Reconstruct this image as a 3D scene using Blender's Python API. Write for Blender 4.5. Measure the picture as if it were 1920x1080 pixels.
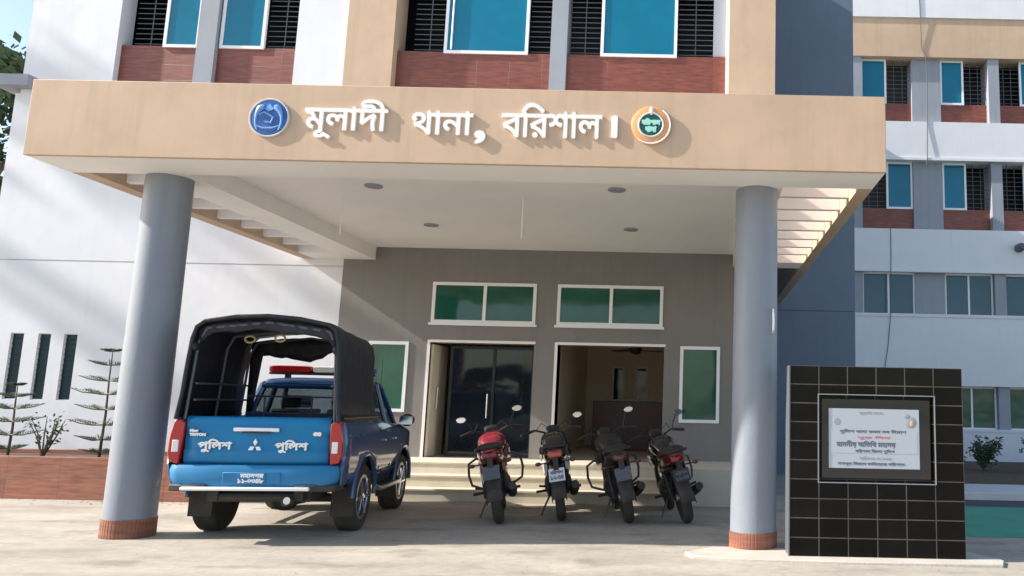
import bpy, bmesh, math, random
from mathutils import Vector, Matrix, noise
R = math.radians
PI = math.pi
random.seed(7)
SC = bpy.context.scene
COL = SC.collection
for o in list(bpy.data.objects): bpy.data.objects.remove(o)

# ------------------------------------------------------------------ camera
cd = bpy.data.cameras.new('camera'); cam = bpy.data.objects.new('camera', cd); COL.objects.link(cam); SC.camera = cam
th = math.atan(220/1500); rho = .021
fw = Vector((0, math.cos(th), math.sin(th))); u0 = Vector((0, -math.sin(th), math.cos(th))); r0 = Vector((1, 0, 0))
Rv = math.cos(rho)*r0 + math.sin(rho)*u0; Uv = -math.sin(rho)*r0 + math.cos(rho)*u0
M = Matrix((Rv, Uv, -fw)).transposed().to_4x4(); M.translation = Vector((0, 0, 1.5))
cam.matrix_world = M
cd.sensor_width = 36; cd.lens = 28.125; cd.shift_x = -352.6/1920; cd.clip_start = .05; cd.clip_end = 1500

# ------------------------------------------------------------------ light
SUN = Vector((1, .15, -.63)).normalized()
elev = math.asin(-SUN.z); to_sun = -SUN
w = bpy.data.worlds.new('World'); SC.world = w; w.use_nodes = True
nt = w.node_tree; sky = nt.nodes.new('ShaderNodeTexSky'); sky.sky_type = 'NISHITA'; sky.sun_disc = False
sky.sun_elevation = elev; sky.sun_rotation = math.atan2(to_sun.x, to_sun.y)
sky.dust_density = 1.4; sky.air_density = 1.0; sky.ozone_density = 1.0
nt.links.new(sky.outputs[0], nt.nodes['Background'].inputs[0]); nt.nodes['Background'].inputs[1].default_value = .145
sl = bpy.data.lights.new('sun', 'SUN'); sl.energy = 5; sl.angle = R(.8); sl.color = (1, .94, .85)
so = bpy.data.objects.new('sun', sl); COL.objects.link(so); so.rotation_euler = SUN.to_track_quat('-Z', 'Y').to_euler()
SC.view_settings.view_transform = 'Standard'; SC.view_settings.look = 'None'; SC.view_settings.gamma = 1
SC.view_settings.exposure = .86
SC.cycles.max_bounces = 10; SC.cycles.diffuse_bounces = 6; SC.cycles.glossy_bounces = 4
SC.cycles.transmission_bounces = 8; SC.cycles.transparent_max_bounces = 12

# ------------------------------------------------------------------ materials
MATS = {}
def mat(name, col, rough=.6, metal=0, var=0, scale=3, bump=0, bscale=40, spec=.5, coat=0, trans=0, emis=None, stretch=None, ior=1.45, grime=0, alpha=None):
    m = bpy.data.materials.new(name); m.use_nodes = True; n = m.node_tree.nodes; l = m.node_tree.links
    b = n['Principled BSDF']; b.inputs['Base Color'].default_value = (*col, 1); b.inputs['Roughness'].default_value = rough
    b.inputs['Metallic'].default_value = metal; b.inputs['Specular IOR Level'].default_value = spec; b.inputs['Coat Weight'].default_value = coat
    b.inputs['Coat Roughness'].default_value = .05; b.inputs['Transmission Weight'].default_value = trans; b.inputs['IOR'].default_value = ior
    if emis: b.inputs['Emission Color'].default_value = (*emis[0], 1); b.inputs['Emission Strength'].default_value = emis[1]
    if var or bump or grime:
        g = n.new('ShaderNodeNewGeometry'); mp = n.new('ShaderNodeMapping'); l.new(g.outputs['Position'], mp.inputs[0])
        if stretch: mp.inputs['Scale'].default_value = stretch
    if var or grime:
        a = n.new('ShaderNodeTexNoise'); a.inputs['Scale'].default_value = scale; a.inputs['Detail'].default_value = 8; a.inputs['Roughness'].default_value = .65
        l.new(mp.outputs[0], a.inputs[0])
        r = n.new('ShaderNodeValToRGB'); r.color_ramp.elements[0].position = .3; r.color_ramp.elements[1].position = .7
        r.color_ramp.elements[0].color = (*[c*(1-var) for c in col], 1); r.color_ramp.elements[1].color = (*[min(1, c*(1+var)) for c in col], 1)
        l.new(a.outputs[0], r.inputs[0]); out = r.outputs[0]
        if grime:   # rain streaks / dirt with a shape of their own
            mp2 = n.new('ShaderNodeMapping'); l.new(g.outputs['Position'], mp2.inputs[0]); mp2.inputs['Scale'].default_value = (5, 5, .35)
            s = n.new('ShaderNodeTexNoise'); s.inputs['Scale'].default_value = 1.6; s.inputs['Detail'].default_value = 6; l.new(mp2.outputs[0], s.inputs[0])
            r2 = n.new('ShaderNodeValToRGB'); r2.color_ramp.elements[0].position = .5; r2.color_ramp.elements[1].position = .8; l.new(s.outputs[0], r2.inputs[0])
            mx = n.new('ShaderNodeMix'); mx.data_type = 'RGBA'; mx.inputs[7].default_value = (*[c*(1-grime) for c in col], 1)
            l.new(r2.outputs[0], mx.inputs[0]); l.new(out, mx.inputs[6]); out = mx.outputs[2]
        l.new(out, b.inputs['Base Color'])
    if bump:
        a2 = n.new('ShaderNodeTexNoise'); a2.inputs['Scale'].default_value = bscale; a2.inputs['Detail'].default_value = 4; l.new(mp.outputs[0], a2.inputs[0])
        bp = n.new('ShaderNodeBump'); bp.inputs['Strength'].default_value = bump; bp.inputs['Distance'].default_value = .02
        l.new(a2.outputs[0], bp.inputs['Height']); l.new(bp.outputs[0], b.inputs['Normal'])
    MATS[name] = m; return m

mat('beige', (.54, .39, .27), .75, var=.09, scale=1.6, bump=.06, bscale=45, grime=.12)
mat('white', (.71, .72, .745), .7, var=.03, scale=1.2, bump=.5, bscale=1.4, grime=.04)
mat('soffit', (.86, .83, .79), .6, var=.035, scale=1.1, bump=.05, bscale=30)
mat('grey', (.215, .20, .19), .65, var=.06, scale=1.5, bump=.12, bscale=60, grime=.1)
mat('greylight', (.30, .32, .36), .65, var=.05, scale=2, bump=.1, bscale=60, grime=.12)
mat('column', (.225, .25, .29), .42, var=.05, scale=2.5, bump=.12, bscale=35, grime=.12)
mat('bluegrey', (.145, .185, .24), .6, var=.06, scale=1.5, bump=.1, grime=.08)
mat('frame', (.82, .83, .84), .4)
mat('teal', (.004, .155, .25), .04, spec=.6, var=.12, scale=.8)
mat('greenglass', (.008, .085, .06), .05, spec=.7, var=.25, scale=1.2)
mat('bluedark', (.008, .065, .105), .05, spec=.8)
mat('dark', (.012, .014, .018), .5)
mat('grille', (.10, .11, .12), .5)
mat('slit', (.006, .035, .045), .35, spec=.25)
mat('darkglass', (.010, .014, .02), .06, spec=.6, var=.3, scale=1)
mat('tan', (.80, .68, .53), .7, var=.05)
mat('maroon', (.10, .025, .025), .35, var=.15)
mat('steel', (.6, .6, .62), .25, metal=1)
mat('chrome', (.85, .86, .88), .12, metal=1)
mat('chromewhite', (.85, .86, .88), .3, coat=.5)
mat('tyre', (.018, .018, .02), .75, bump=.4, bscale=60)
mat('rim', (.38, .39, .41), .3, metal=.9)
mat('black', (.012, .012, .014), .4)
mat('blackgloss', (.01, .01, .013), .15, coat=.6)
mat('rubber', (.02, .02, .022), .7)
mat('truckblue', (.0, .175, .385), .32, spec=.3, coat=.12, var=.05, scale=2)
mat('truckblue_shade', (.007, .045, .14), .22, coat=1)  # same body blue, with the shade of sides and cab put into the colour
mat('tarp', (.018, .018, .026), .55, var=.35, scale=6, bump=.8, bscale=7)
mat('redlamp', (.38, .006, .01), .15, coat=.8)
mat('whitelamp', (.75, .73, .7), .2, coat=.8)
mat('amber', (.10, .035, .02), .25)
mat('bluelamp', (.02, .1, .5), .2, coat=.8)
mat('letter', (.82, .81, .79), .45)
mat('gold', (.70, .35, .15), .35, var=.1)
mat('signblue', (.012, .08, .31), .3, coat=.4, var=.35, scale=14)
mat('signlight', (.16, .34, .66), .35)
mat('signgreen', (.01, .09, .06), .3, coat=.4)
mat('mint', (.35, .7, .6), .4)
mat('bikelamp', (.20, .005, .01), .2, coat=.5)
mat('red_paint', (.21, .006, .022), .2, coat=.9, var=.1)
mat('maroon_paint', (.09, .012, .016), .3, coat=.6)
mat('silver_paint', (.55, .55, .55), .35, coat=.4)
mat('orange_lens', (.5, .07, .03), .2, coat=.6)
mat('seat', (.02, .02, .022), .6, bump=.3)
mat('engine', (.10, .10, .105), .45, metal=.6)
mat('plate', (.62, .63, .65), .5)
mat('plategrey', (.25, .27, .30), .5)
mat('platedark', (.09, .095, .11), .5)
mat('darkgreen', (.02, .05, .025), .6)
mat('bark', (.10, .075, .05), .9, bump=.5)
mat('needle', (.13, .155, .105), .7, var=.3, scale=20)
mat('leaf', (.04, .075, .028), .6, var=.45, scale=4)
mat('leaf2', (.07, .12, .04), .6, var=.4, scale=9)
mat('soil', (.10, .075, .05), .95, var=.4, scale=8, bump=.6, bscale=20)
mat('apron', (.50, .46, .40), .85, var=.12, scale=2, bump=.3)
mat('curb', (.55, .55, .55), .8, var=.1, bump=.2)
mat('court', (.055, .30, .20), .8, var=.12, scale=1.5)
mat('drain', (.05, .06, .08), .8)
mat('step', (.66, .60, .49), .5, var=.06, scale=3, grime=.12)
mat('inkdark', (.10, .12, .16), .6)
mat('inkgrey', (.28, .31, .36), .6)
mat('inkred', (.45, .12, .15), .6)
mat('panelgrey', (.40, .44, .48), .4)
mat('glowgreen', (.2, .6, .35), .4)

def tile_mat(name, axis_u, axis_v, off, size, col, grout, gw, rough=.15, var=.3, streak=None, coat=.4, bump=.4, half=0):
    """rectangular tiles on the surface spanned by two world axes; grout lines are part of the surface pattern"""
    m = bpy.data.materials.new(name); m.use_nodes = True; n = m.node_tree.nodes; l = m.node_tree.links; b = n['Principled BSDF']
    g = n.new('ShaderNodeNewGeometry'); sp = n.new('ShaderNodeSeparateXYZ'); l.new(g.outputs['Position'], sp.inputs[0])
    cb = n.new('ShaderNodeCombineXYZ'); l.new(sp.outputs[axis_u], cb.inputs[0]); l.new(sp.outputs[axis_v], cb.inputs[1])
    mp = n.new('ShaderNodeMapping'); mp.inputs['Location'].default_value = (-off[0], -off[1], 0); l.new(cb.outputs[0], mp.inputs[0])
    br = n.new('ShaderNodeTexBrick'); br.offset = half; br.squash = 1; l.new(mp.outputs[0], br.inputs[0])
    br.inputs['Scale'].default_value = 1; br.inputs['Brick Width'].default_value = size[0]; br.inputs['Row Height'].default_value = size[1]
    br.inputs['Mortar Size'].default_value = gw; br.inputs['Mortar Smooth'].default_value = .1; br.inputs['Bias'].default_value = 0
    br.inputs['Color1'].default_value = (*[c*(1-var) for c in col], 1); br.inputs['Color2'].default_value = (*[c*(1+var) for c in col], 1); br.inputs['Mortar'].default_value = (*grout, 1)
    out = br.outputs[0]
    ns = n.new('ShaderNodeTexNoise'); ns.inputs['Detail'].default_value = 6; ns.inputs['Scale'].default_value = 3
    m3 = n.new('ShaderNodeMapping'); l.new(g.outputs['Position'], m3.inputs[0]); m3.inputs['Scale'].default_value = streak or (1, 1, 1); l.new(m3.outputs[0], ns.inputs[0])
    r = n.new('ShaderNodeValToRGB'); r.color_ramp.elements[0].position = .3; r.color_ramp.elements[1].position = .75
    r.color_ramp.elements[0].color = (.62, .62, .62, 1); r.color_ramp.elements[1].color = (1.3, 1.25, 1.2, 1); l.new(ns.outputs[0], r.inputs[0])
    mx = n.new('ShaderNodeMix'); mx.data_type = 'RGBA'; mx.blend_type = 'MULTIPLY'; mx.inputs[0].default_value = 1
    l.new(out, mx.inputs[6]); l.new(r.outputs[0], mx.inputs[7]); l.new(mx.outputs[2], b.inputs['Base Color'])
    b.inputs['Roughness'].default_value = rough; b.inputs['Coat Weight'].default_value = coat
    bp = n.new('ShaderNodeBump'); bp.inputs['Strength'].default_value = bump; bp.inputs['Distance'].default_value = .004; bp.invert = True
    l.new(br.outputs['Fac'], bp.inputs['Height']); l.new(bp.outputs[0], b.inputs['Normal'])
    MATS[name] = m; return m
tile_mat('blacktile', 'X', 'Z', (.95, .02), (.295, .191), (.006, .0055, .005), (.10, .09, .085), .005, .16, .4, coat=0)
MATS['blacktile'].node_tree.nodes['Principled BSDF'].inputs['Specular IOR Level'].default_value = .15
tile_mat('redtile', 'X', 'Z', (0, .0), (.6, .3), (.215, .062, .038), (.12, .05, .035), .003, .45, .12, streak=(1.2, 1, 9), coat=.1)
tile_mat('planttile', 'X', 'Z', (0, 0), (.75, .295), (.30, .115, .07), (.13, .06, .04), .003, .6, .15, streak=(1.2, 1, 10), coat=0)

for gm in ('teal', 'greenglass', 'bluedark', 'darkglass'):
    n = MATS[gm].node_tree.nodes; l = MATS[gm].node_tree.links; g = n.new('ShaderNodeNewGeometry'); a = n.new('ShaderNodeTexNoise'); a.inputs['Scale'].default_value = 1.8; a.inputs['Detail'].default_value = 1
    bp = n.new('ShaderNodeBump'); bp.inputs['Strength'].default_value = .12; bp.inputs['Distance'].default_value = .05; l.new(g.outputs['Position'], a.inputs[0]); l.new(a.outputs[0], bp.inputs['Height']); l.new(bp.outputs[0], n['Principled BSDF'].inputs['Normal'])
# ground: worn concrete with stains and hairline cracks
def ground_mat():
    m = bpy.data.materials.new('concrete'); m.use_nodes = True; n = m.node_tree.nodes; l = m.node_tree.links; b = n['Principled BSDF']
    g = n.new('ShaderNodeNewGeometry'); b.inputs['Roughness'].default_value = .85
    def nz(s, d=8, rg=.6, st=None):
        t = n.new('ShaderNodeTexNoise'); t.inputs['Scale'].default_value = s; t.inputs['Detail'].default_value = d; t.inputs['Roughness'].default_value = rg
        if st:
            mp = n.new('ShaderNodeMapping'); mp.inputs['Scale'].default_value = st; l.new(g.outputs['Position'], mp.inputs[0]); l.new(mp.outputs[0], t.inputs[0])
        else: l.new(g.outputs['Position'], t.inputs[0])
        return t.outputs[0]
    def ramp(src, p0, p1, c0, c1):
        r = n.new('ShaderNodeValToRGB'); r.color_ramp.elements[0].position = p0; r.color_ramp.elements[1].position = p1
        r.color_ramp.elements[0].color = (*c0, 1); r.color_ramp.elements[1].color = (*c1, 1); l.new(src, r.inputs[0]); return r.outputs[0]
    def mixc(f, a, bb, mode='MIX'):
        mx = n.new('ShaderNodeMix'); mx.data_type = 'RGBA'; mx.blend_type = mode
        if isinstance(f, float): mx.inputs[0].default_value = f
        else: l.new(f, mx.inputs[0])
        l.new(a, mx.inputs[6]); l.new(bb, mx.inputs[7]); return mx.outputs[2]
    base = ramp(nz(.55, 8, .6, (1, 2.2, 1)), .32, .68, (.315, .285, .24), (.465, .42, .355))
    fine = ramp(nz(9, 10, .75), .25, .75, (.78, .77, .75), (1.15, 1.15, 1.15))
    c = mixc(1.0, base, fine, 'MULTIPLY')
    st = ramp(nz(1.3, 6, .55, (1, 1.8, 1)), .54, .68, (0, 0, 0), (.7, .7, .7))
    rgb = n.new('ShaderNodeRGB'); rgb.outputs[0].default_value = (.22, .19, .155, 1)
    c = mixc(st, c, rgb.outputs[0])
    vo = n.new('ShaderNodeTexVoronoi'); vo.feature = 'DISTANCE_TO_EDGE'; vo.inputs['Scale'].default_value = .42
    mp = n.new('ShaderNodeMapping'); l.new(g.outputs['Position'], mp.inputs[0])
    ad = n.new('ShaderNodeVectorMath'); ad.operation = 'ADD'; nn = n.new('ShaderNodeTexNoise'); nn.inputs['Scale'].default_value = 2; l.new(g.outputs['Position'], nn.inputs[0])
    l.new(mp.outputs[0], ad.inputs[0]); l.new(nn.outputs[1], ad.inputs[1]); l.new(ad.outputs[0], vo.inputs['Vector'])
    cr = ramp(vo.outputs[0], .0, .005, (.16, .16, .16), (0, 0, 0)); dk = n.new('ShaderNodeRGB'); dk.outputs[0].default_value = (.1, .085, .07, 1)
    c = mixc(cr, c, dk.outputs[0]); l.new(c, b.inputs['Base Color'])
    bp = n.new('ShaderNodeBump'); bp.inputs['Strength'].default_value = .35; bp.inputs['Distance'].default_value = .01
    l.new(nz(22, 8, .7), bp.inputs['Height']); l.new(bp.outputs[0], b.inputs['Normal'])
    MATS['concrete'] = m
ground_mat()

# ------------------------------------------------------------------ mesh helpers
class MB:
    def __init__(s): s.v = []; s.f = []
    def add(s, v, f):
        k = len(s.v); s.v += [tuple(p) for p in v]; s.f += [tuple(i+k for i in q) for q in f]; return s
    def box(s, x0, x1, y0, y1, z0, z1):
        v = [(x, y, z) for z in (z0, z1) for y in (y0, y1) for x in (x0, x1)]
        return s.add(v, [(0, 2, 3, 1), (4, 5, 7, 6), (0, 1, 5, 4), (2, 6, 7, 3), (0, 4, 6, 2), (1, 3, 7, 5)])
    def prism(s, pts, a0, a1, ax='x'):
        n = len(pts)
        def P(p, a): return {'x': (a, p[0], p[1]), 'y': (p[0], a, p[1]), 'z': (p[0], p[1], a)}[ax]
        return s.add([P(p, a0) for p in pts]+[P(p, a1) for p in pts],
                     [tuple(range(n))[::-1], tuple(range(n, 2*n))]+[(i, (i+1) % n, n+(i+1) % n, n+i) for i in range(n)])
    def tube(s, pts, r, n=8, closed=False, cap=True):
        pts = [Vector(p) for p in pts]; m = len(pts); rr = r if isinstance(r, (list, tuple)) else [r]*m; rings = []; prev = None
        for i, p in enumerate(pts):
            if closed: t = pts[(i+1) % m]-pts[i-1]
            else: t = pts[min(i+1, m-1)]-pts[max(i-1, 0)]
            t.normalize()
            if prev is None:
                a = Vector((0, 0, 1)) if abs(t.z) < .9 else Vector((1, 0, 0)); u = t.cross(a).normalized()
            else: u = (prev-t*prev.dot(t)).normalized()
            prev = u; q = t.cross(u)
            rings.append([p+(u*math.cos(2*PI*k/n)+q*math.sin(2*PI*k/n))*rr[i] for k in range(n)])
        v = [x for g in rings for x in g]; f = []
        for i in range(m if closed else m-1):
            for k in range(n):
                f.append((i*n+k, i*n+(k+1) % n, ((i+1) % m)*n+(k+1) % n, ((i+1) % m)*n+k))
        if cap and not closed: f += [tuple(range(n))[::-1], tuple(range((m-1)*n, m*n))]
        return s.add(v, f)
    def lathe(s, prof, c, ax='z', n=24):
        """prof: (r, a) pairs, revolved about the axis through c"""
        v = []; f = []; m = len(prof)
        for r, a in prof:
            for k in range(n):
                x, y = r*math.cos(2*PI*k/n), r*math.sin(2*PI*k/n)
                v.append({'z': (c[0]+x, c[1]+y, c[2]+a), 'x': (c[0]+a, c[1]+x, c[2]+y), 'y': (c[0]+x, c[1]+a, c[2]+y)}[ax])
        for i in range(m-1):
            for k in range(n): f.append((i*n+k, i*n+(k+1) % n, (i+1)*n+(k+1) % n, (i+1)*n+k))
        f += [tuple(range(n))[::-1], tuple(range((m-1)*n, m*n))]
        return s.add(v, f)
    def loft(s, secs, n=16, e=2.4):
        """secs: (y, cx, cz, halfw, halfh) superellipse rings along y"""
        v = []; f = []; m = len(secs)
        for (y, cx, cz, a, b) in secs:
            for k in range(n):
                t = 2*PI*k/n; c, q = math.cos(t), math.sin(t)
                v.append((cx+a*math.copysign(abs(c)**(2/e), c), y, cz+b*math.copysign(abs(q)**(2/e), q)))
        for i in range(m-1):
            for k in range(n): f.append((i*n+k, i*n+(k+1) % n, (i+1)*n+(k+1) % n, (i+1)*n+k))
        f += [tuple(range(n))[::-1], tuple(range((m-1)*n, m*n))]
        return s.add(v, f)
    def ell(s, c, r, n=14, m=9):
        v = []; f = []
        for i in range(m+1):
            t = PI*i/m
            for k in range(n):
                p = 2*PI*k/n; v.append((c[0]+r[0]*math.sin(t)*math.cos(p), c[1]+r[1]*math.sin(t)*math.sin(p), c[2]+r[2]*math.cos(t)))
        for i in range(m):
            for k in range(n): f.append((i*n+k, (i+1)*n+k, (i+1)*n+(k+1) % n, i*n+(k+1) % n))
        return s.add(v, f)
    def build(s, name, m, parent=None, bevel=0, smooth=True, ang=35, seg=2, label=None):
        me = bpy.data.meshes.new(name); me.from_pydata(s.v, [], s.f)
        bm = bmesh.new(); bm.from_mesh(me); bmesh.ops.remove_doubles(bm, verts=bm.verts, dist=1e-5)
        bmesh.ops.recalc_face_normals(bm, faces=bm.faces); bm.to_mesh(me); bm.free()
        o = bpy.data.objects.new(name, me); COL.objects.link(o)
        me.materials.append(MATS[m])
        if smooth:
            me.polygons.foreach_set('use_smooth', [True]*len(me.polygons)); me.set_sharp_from_angle(angle=R(ang))
        if bevel:
            b = o.modifiers.new('bevel', 'BEVEL'); b.width = bevel; b.segments = seg; b.limit_method = 'ANGLE'; b.angle_limit = R(40); b.harden_normals = False
        if parent: o.parent = parent
        if label: o['label'] = label
        return o
def box(name, m, x0, x1, y0, y1, z0, z1, parent=None, bevel=0, label=None):
    return MB().box(x0, x1, y0, y1, z0, z1).build(name, m, parent, bevel, smooth=bool(bevel), label=label)
def tag(o, label, cat, group=None):
    o['label'] = label; o['category'] = cat
    if group: o['group'] = group
    return o
def thing(name, loc, label, cat, group=None):
    o = bpy.data.objects.new(name, None); COL.objects.link(o); o.location = loc; o.empty_display_size = .2
    return tag(o, label, cat, group)
def struct(o): o['kind'] = 'structure'; return o
def kids(root, fn):
    """build parts in world coordinates and hang them under a root that has a location"""
    before = set(bpy.data.objects); fn()
    return [o for o in bpy.data.objects if o not in before]
def arc(c, r, a0, a1, n, plane='yz', x=0):
    return [((x, c[0]+r*math.cos(R(a0+(a1-a0)*i/n)), c[1]+r*math.sin(R(a0+(a1-a0)*i/n)))) for i in range(n+1)]

def holes(mb, x0, x1, z0, z1, hs, y0, y1):
    """a wall slab between y0 (front) and y1 with rectangular openings"""
    xs = sorted({x0, x1, *[min(max(h[i], x0), x1) for h in hs for i in (0, 1)]}); zs = sorted({z0, z1, *[min(max(h[i], z0), z1) for h in hs for i in (2, 3)]})
    def solid(i, j):
        if i < 0 or j < 0 or i >= len(xs)-1 or j >= len(zs)-1: return False
        cx, cz = (xs[i]+xs[i+1])/2, (zs[j]+zs[j+1])/2
        return not any(h[0] < cx < h[1] and h[2] < cz < h[3] for h in hs)
    for i in range(len(xs)-1):
        for j in range(len(zs)-1):
            if not solid(i, j): continue
            a, b, c, d = xs[i], xs[i+1], zs[j], zs[j+1]
            mb.add([(a, y0, c), (b, y0, c), (b, y0, d), (a, y0, d)], [(0, 1, 2, 3)]); mb.add([(a, y1, c), (b, y1, c), (b, y1, d), (a, y1, d)], [(3, 2, 1, 0)])
            if not solid(i-1, j): mb.add([(a, y0, c), (a, y0, d), (a, y1, d), (a, y1, c)], [(0, 1, 2, 3)])
            if not solid(i+1, j): mb.add([(b, y0, c), (b, y0, d), (b, y1, d), (b, y1, c)], [(3, 2, 1, 0)])
            if not solid(i, j-1): mb.add([(a, y0, c), (b, y0, c), (b, y1, c), (a, y1, c)], [(3, 2, 1, 0)])
            if not solid(i, j+1): mb.add([(a, y0, d), (b, y0, d), (b, y1, d), (a, y1, d)], [(0, 1, 2, 3)])
    return mb
def frame_mb(mb, x0, x1, z0, z1, y0, y1, t, xs=(), zs=()):
    mb.box(x0, x0+t, y0, y1, z0, z1); mb.box(x1-t, x1, y0, y1, z0, z1)
    mb.box(x0+t, x1-t, y0, y1, z0, z0+t); mb.box(x0+t, x1-t, y0, y1, z1-t, z1)
    for x in xs: mb.box(x-t/2, x+t/2, y0, y1, z0+t, z1-t)
    for z in zs: mb.box(x0+t, x1-t, y0+.002, y1-.002, z-t/2, z+t/2)
    return mb

# ------------------------------------------------------------------ lettering
def contours(text, size):
    c = bpy.data.curves.new('tmp', 'FONT'); c.body = text; c.size = size; c.dimensions = '2D'; c.fill_mode = 'NONE'; c.resolution_u = 3
    o = bpy.data.objects.new('tmp', c); COL.objects.link(o); bpy.context.view_layer.update()
    dg = bpy.context.evaluated_depsgraph_get(); me = bpy.data.meshes.new_from_object(o.evaluated_get(dg))
    V = [(v.co.x, v.co.y) for v in me.vertices]; E = [tuple(e.vertices) for e in me.edges]
    bpy.data.objects.remove(o); bpy.data.curves.remove(c); bpy.data.meshes.remove(me)
    # walk the loops so that each keeps its own direction
    nb = {}
    for a, b in E: nb.setdefault(a, []).append(b); nb.setdefault(b, []).append(a)
    seen = set(); loops = []
    for s in sorted(nb):
        if s in seen: continue
        lp = [s]; seen.add(s); cur = s+1 if (s+1) in nb[s] else nb[s][0]
        while cur not in seen:
            lp.append(cur); seen.add(cur); nx = [q for q in nb[cur] if q not in seen]
            if not nx: break
            cur = nx[0]
        if len(lp) > 2: loops.append([V[i] for i in lp])
    return loops
def text_mb(text, x0, x1, z0, z1, yf, yb, bold=0, rows=48, keep=False):
    """solid extruded letters fitted in x0..x1, z0..z1; front face at y=yf (towards -y). nonzero winding union, so bold strokes stay clean"""
    lp = contours(text, 1.0)
    ax = min(p[0] for l in lp for p in l); bx = max(p[0] for l in lp for p in l); az = min(p[1] for l in lp for p in l); bz = max(p[1] for l in lp for p in l)
    sx = (x1-x0)/(bx-ax); sz = (z1-z0)/(bz-az)
    if keep: sx = sz
    lp = [[(x0+(p[0]-ax)*sx, z0+(p[1]-az)*sz) for p in l] for l in lp]
    if bold:
        L = []
        for k in range(8):
            dx, dz = bold*math.cos(k*PI/4), bold*math.sin(k*PI/4); L += [[(p[0]+dx, p[1]+dz) for p in l] for l in lp]
        lp = L+lp
    seg = []
    for l in lp:
        for i in range(len(l)):
            a, b = l[i-1], l[i]
            if abs(a[1]-b[1]) > 1e-9: seg.append((a, b) if a[1] < b[1] else (b, a)); seg[-1] = (*seg[-1], 1 if a[1] < b[1] else -1)
    lo = min(s[0][1] for s in seg); hi = max(s[1][1] for s in seg); h = (hi-lo)/rows; mb = MB()
    for r in range(rows):
        za, zb = lo+r*h, lo+(r+1)*h; zm = (za+zb)/2
        cr = sorted([(s[0][0]+(s[1][0]-s[0][0])*(zm-s[0][1])/(s[1][1]-s[0][1]), s[2], s) for s in seg if s[0][1] <= zm < s[1][1]], key=lambda q: q[0])
        wn = 0; st = None
        for x, d, s in cr:
            if wn == 0: st = (x, s)
            wn += d
            if wn == 0 and x-st[0] > 1e-5:
                def ev(s, z, xm):
                    k = (s[1][0]-s[0][0])/(s[1][1]-s[0][1]); return xm+max(-h, min(h, k*(z-zm)))
                A = ev(st[1], za, st[0]); B = ev(s, za, x); C = ev(s, zb, x); D = ev(st[1], zb, st[0])
                if B < A: A = B = (A+B)/2
                if C < D: C = D = (C+D)/2
                mb.add([(A, yf, za), (B, yf, za), (C, yf, zb), (D, yf, zb), (A, yb, za), (B, yb, za), (C, yb, zb), (D, yb, zb)],
                       [(0, 1, 2, 3), (0, 3, 7, 4), (1, 5, 6, 2), (3, 2, 6, 7), (0, 4, 5, 1)])
    return mb
def text_build(mb, name, m, parent=None):
    me = bpy.data.meshes.new(name); me.from_pydata(mb.v, [], mb.f); o = bpy.data.objects.new(name, me); COL.objects.link(o); me.materials.append(MATS[m])
    if parent: o.parent = parent
    return o

# ================================================================== SETTING
struct(box('ground', 'concrete', -250, 250, -60, 400, -.3, 0))
struct(box('garden_soil', 'soil', 2.95, 40, 15.6, 23.9, -.02, .05))
struct(box('court', 'court', 3.0, 40, 9.95, 13.0, -.02, .006))
struct(box('drain', 'drain', 3.0, 40, 13.0, 14.0, -.02, .004))
struct(box('kerb', 'curb', 2.95, 40, 14.0, 15.6, -.02, .13, bevel=.01))
mb = MB(); mb.prism([(-.10, 8.42), (-.02, 8.22), (.3, 8.12), (1.6, 8.05), (3.0, 8.06), (3.1, 8.3), (2.9, 8.75), (.2, 8.75)], -.02, .03, 'z')
struct(mb.build('apron', 'apron', None, bevel=.008))

# ================================================================== MAIN BUILDING
YB = 13.9
mbld = thing('police_station', (0, 0, 0), 'three storey white, grey and beige office building with entrance canopy on two columns', 'building')
def window(parent, x0, x1, z0, z1, y, panes, t=.045, grille=None, glass='teal', depth=.06, mull=()):
    f = frame_mb(MB(), x0, x1, z0, z1, y, y+depth, t, xs=mull).build('window', 'frame', parent, smooth=False)
    for (a, b) in panes:
        box('pane', glass, a, b, y+.02, y+.03, z0+t*.6, z1-t*.6, f)
    return f
def grille(parent, x0, x1, z0, z1, y, step=.095, m='grille'):
    g = MB(); z = z0+step*.6
    while z < z1-.01: g.box(x0, x1, y, y+.012, z-.006, z+.006); z += step
    n = max(1, round((x1-x0)/.28))
    for i in range(1, n): x = x0+(x1-x0)*i/n; g.box(x-.008, x+.008, y+.013, y+.025, z0, z1)
    return g.build('grille', m, parent, smooth=False)

# --- ground-floor walls
SL = [(-11.95, -11.72), (-11.47, -11.25), (-11.02, -10.79)]
mb = holes(MB(), -12.5, -6.29, 0, 3.775, [(a, b, 1.36, 2.5) for a, b in SL], YB, YB+.3)
holes(mb, -12.5, -6.29, 3.80, 6.85, [], YB, YB+.3); mb.box(-12.49, -6.3, YB+.03, YB+.28, 3.774, 3.801)
mb.build('side_wall', 'white', mbld, smooth=False, label='white plastered wall with three slit windows and one groove')
for a, b in SL:
    f = window(mbld, a, b, 1.36, 2.5, YB+.03, [(a+.006, b-.006)], t=.010, glass='slit')
    lv = MB(); z = 1.42
    while z < 2.47: lv.box(a+.012, b-.012, YB+.022, YB+.045, z, z+.008); z += .09
    lv.build('louvre', 'slit', f, smooth=False)
DOORS = [(-4.66, -2.86), (-2.45, -.60)]
TR = [(-4.68, -2.86), (-2.49, -.64)]
SW = [(-5.72, -5.03, 1.28, 2.49), (-.32, .37, 1.2, 2.51)]
hs = [(a, b, .53, 2.49) for a, b in DOORS]+[(a, b, 2.83, 3.55) for a, b in TR]+SW
mb = holes(MB(), -6.288, 1.199, 0, 6.85, hs, YB, YB+.3)
YT = 18.6
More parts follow.
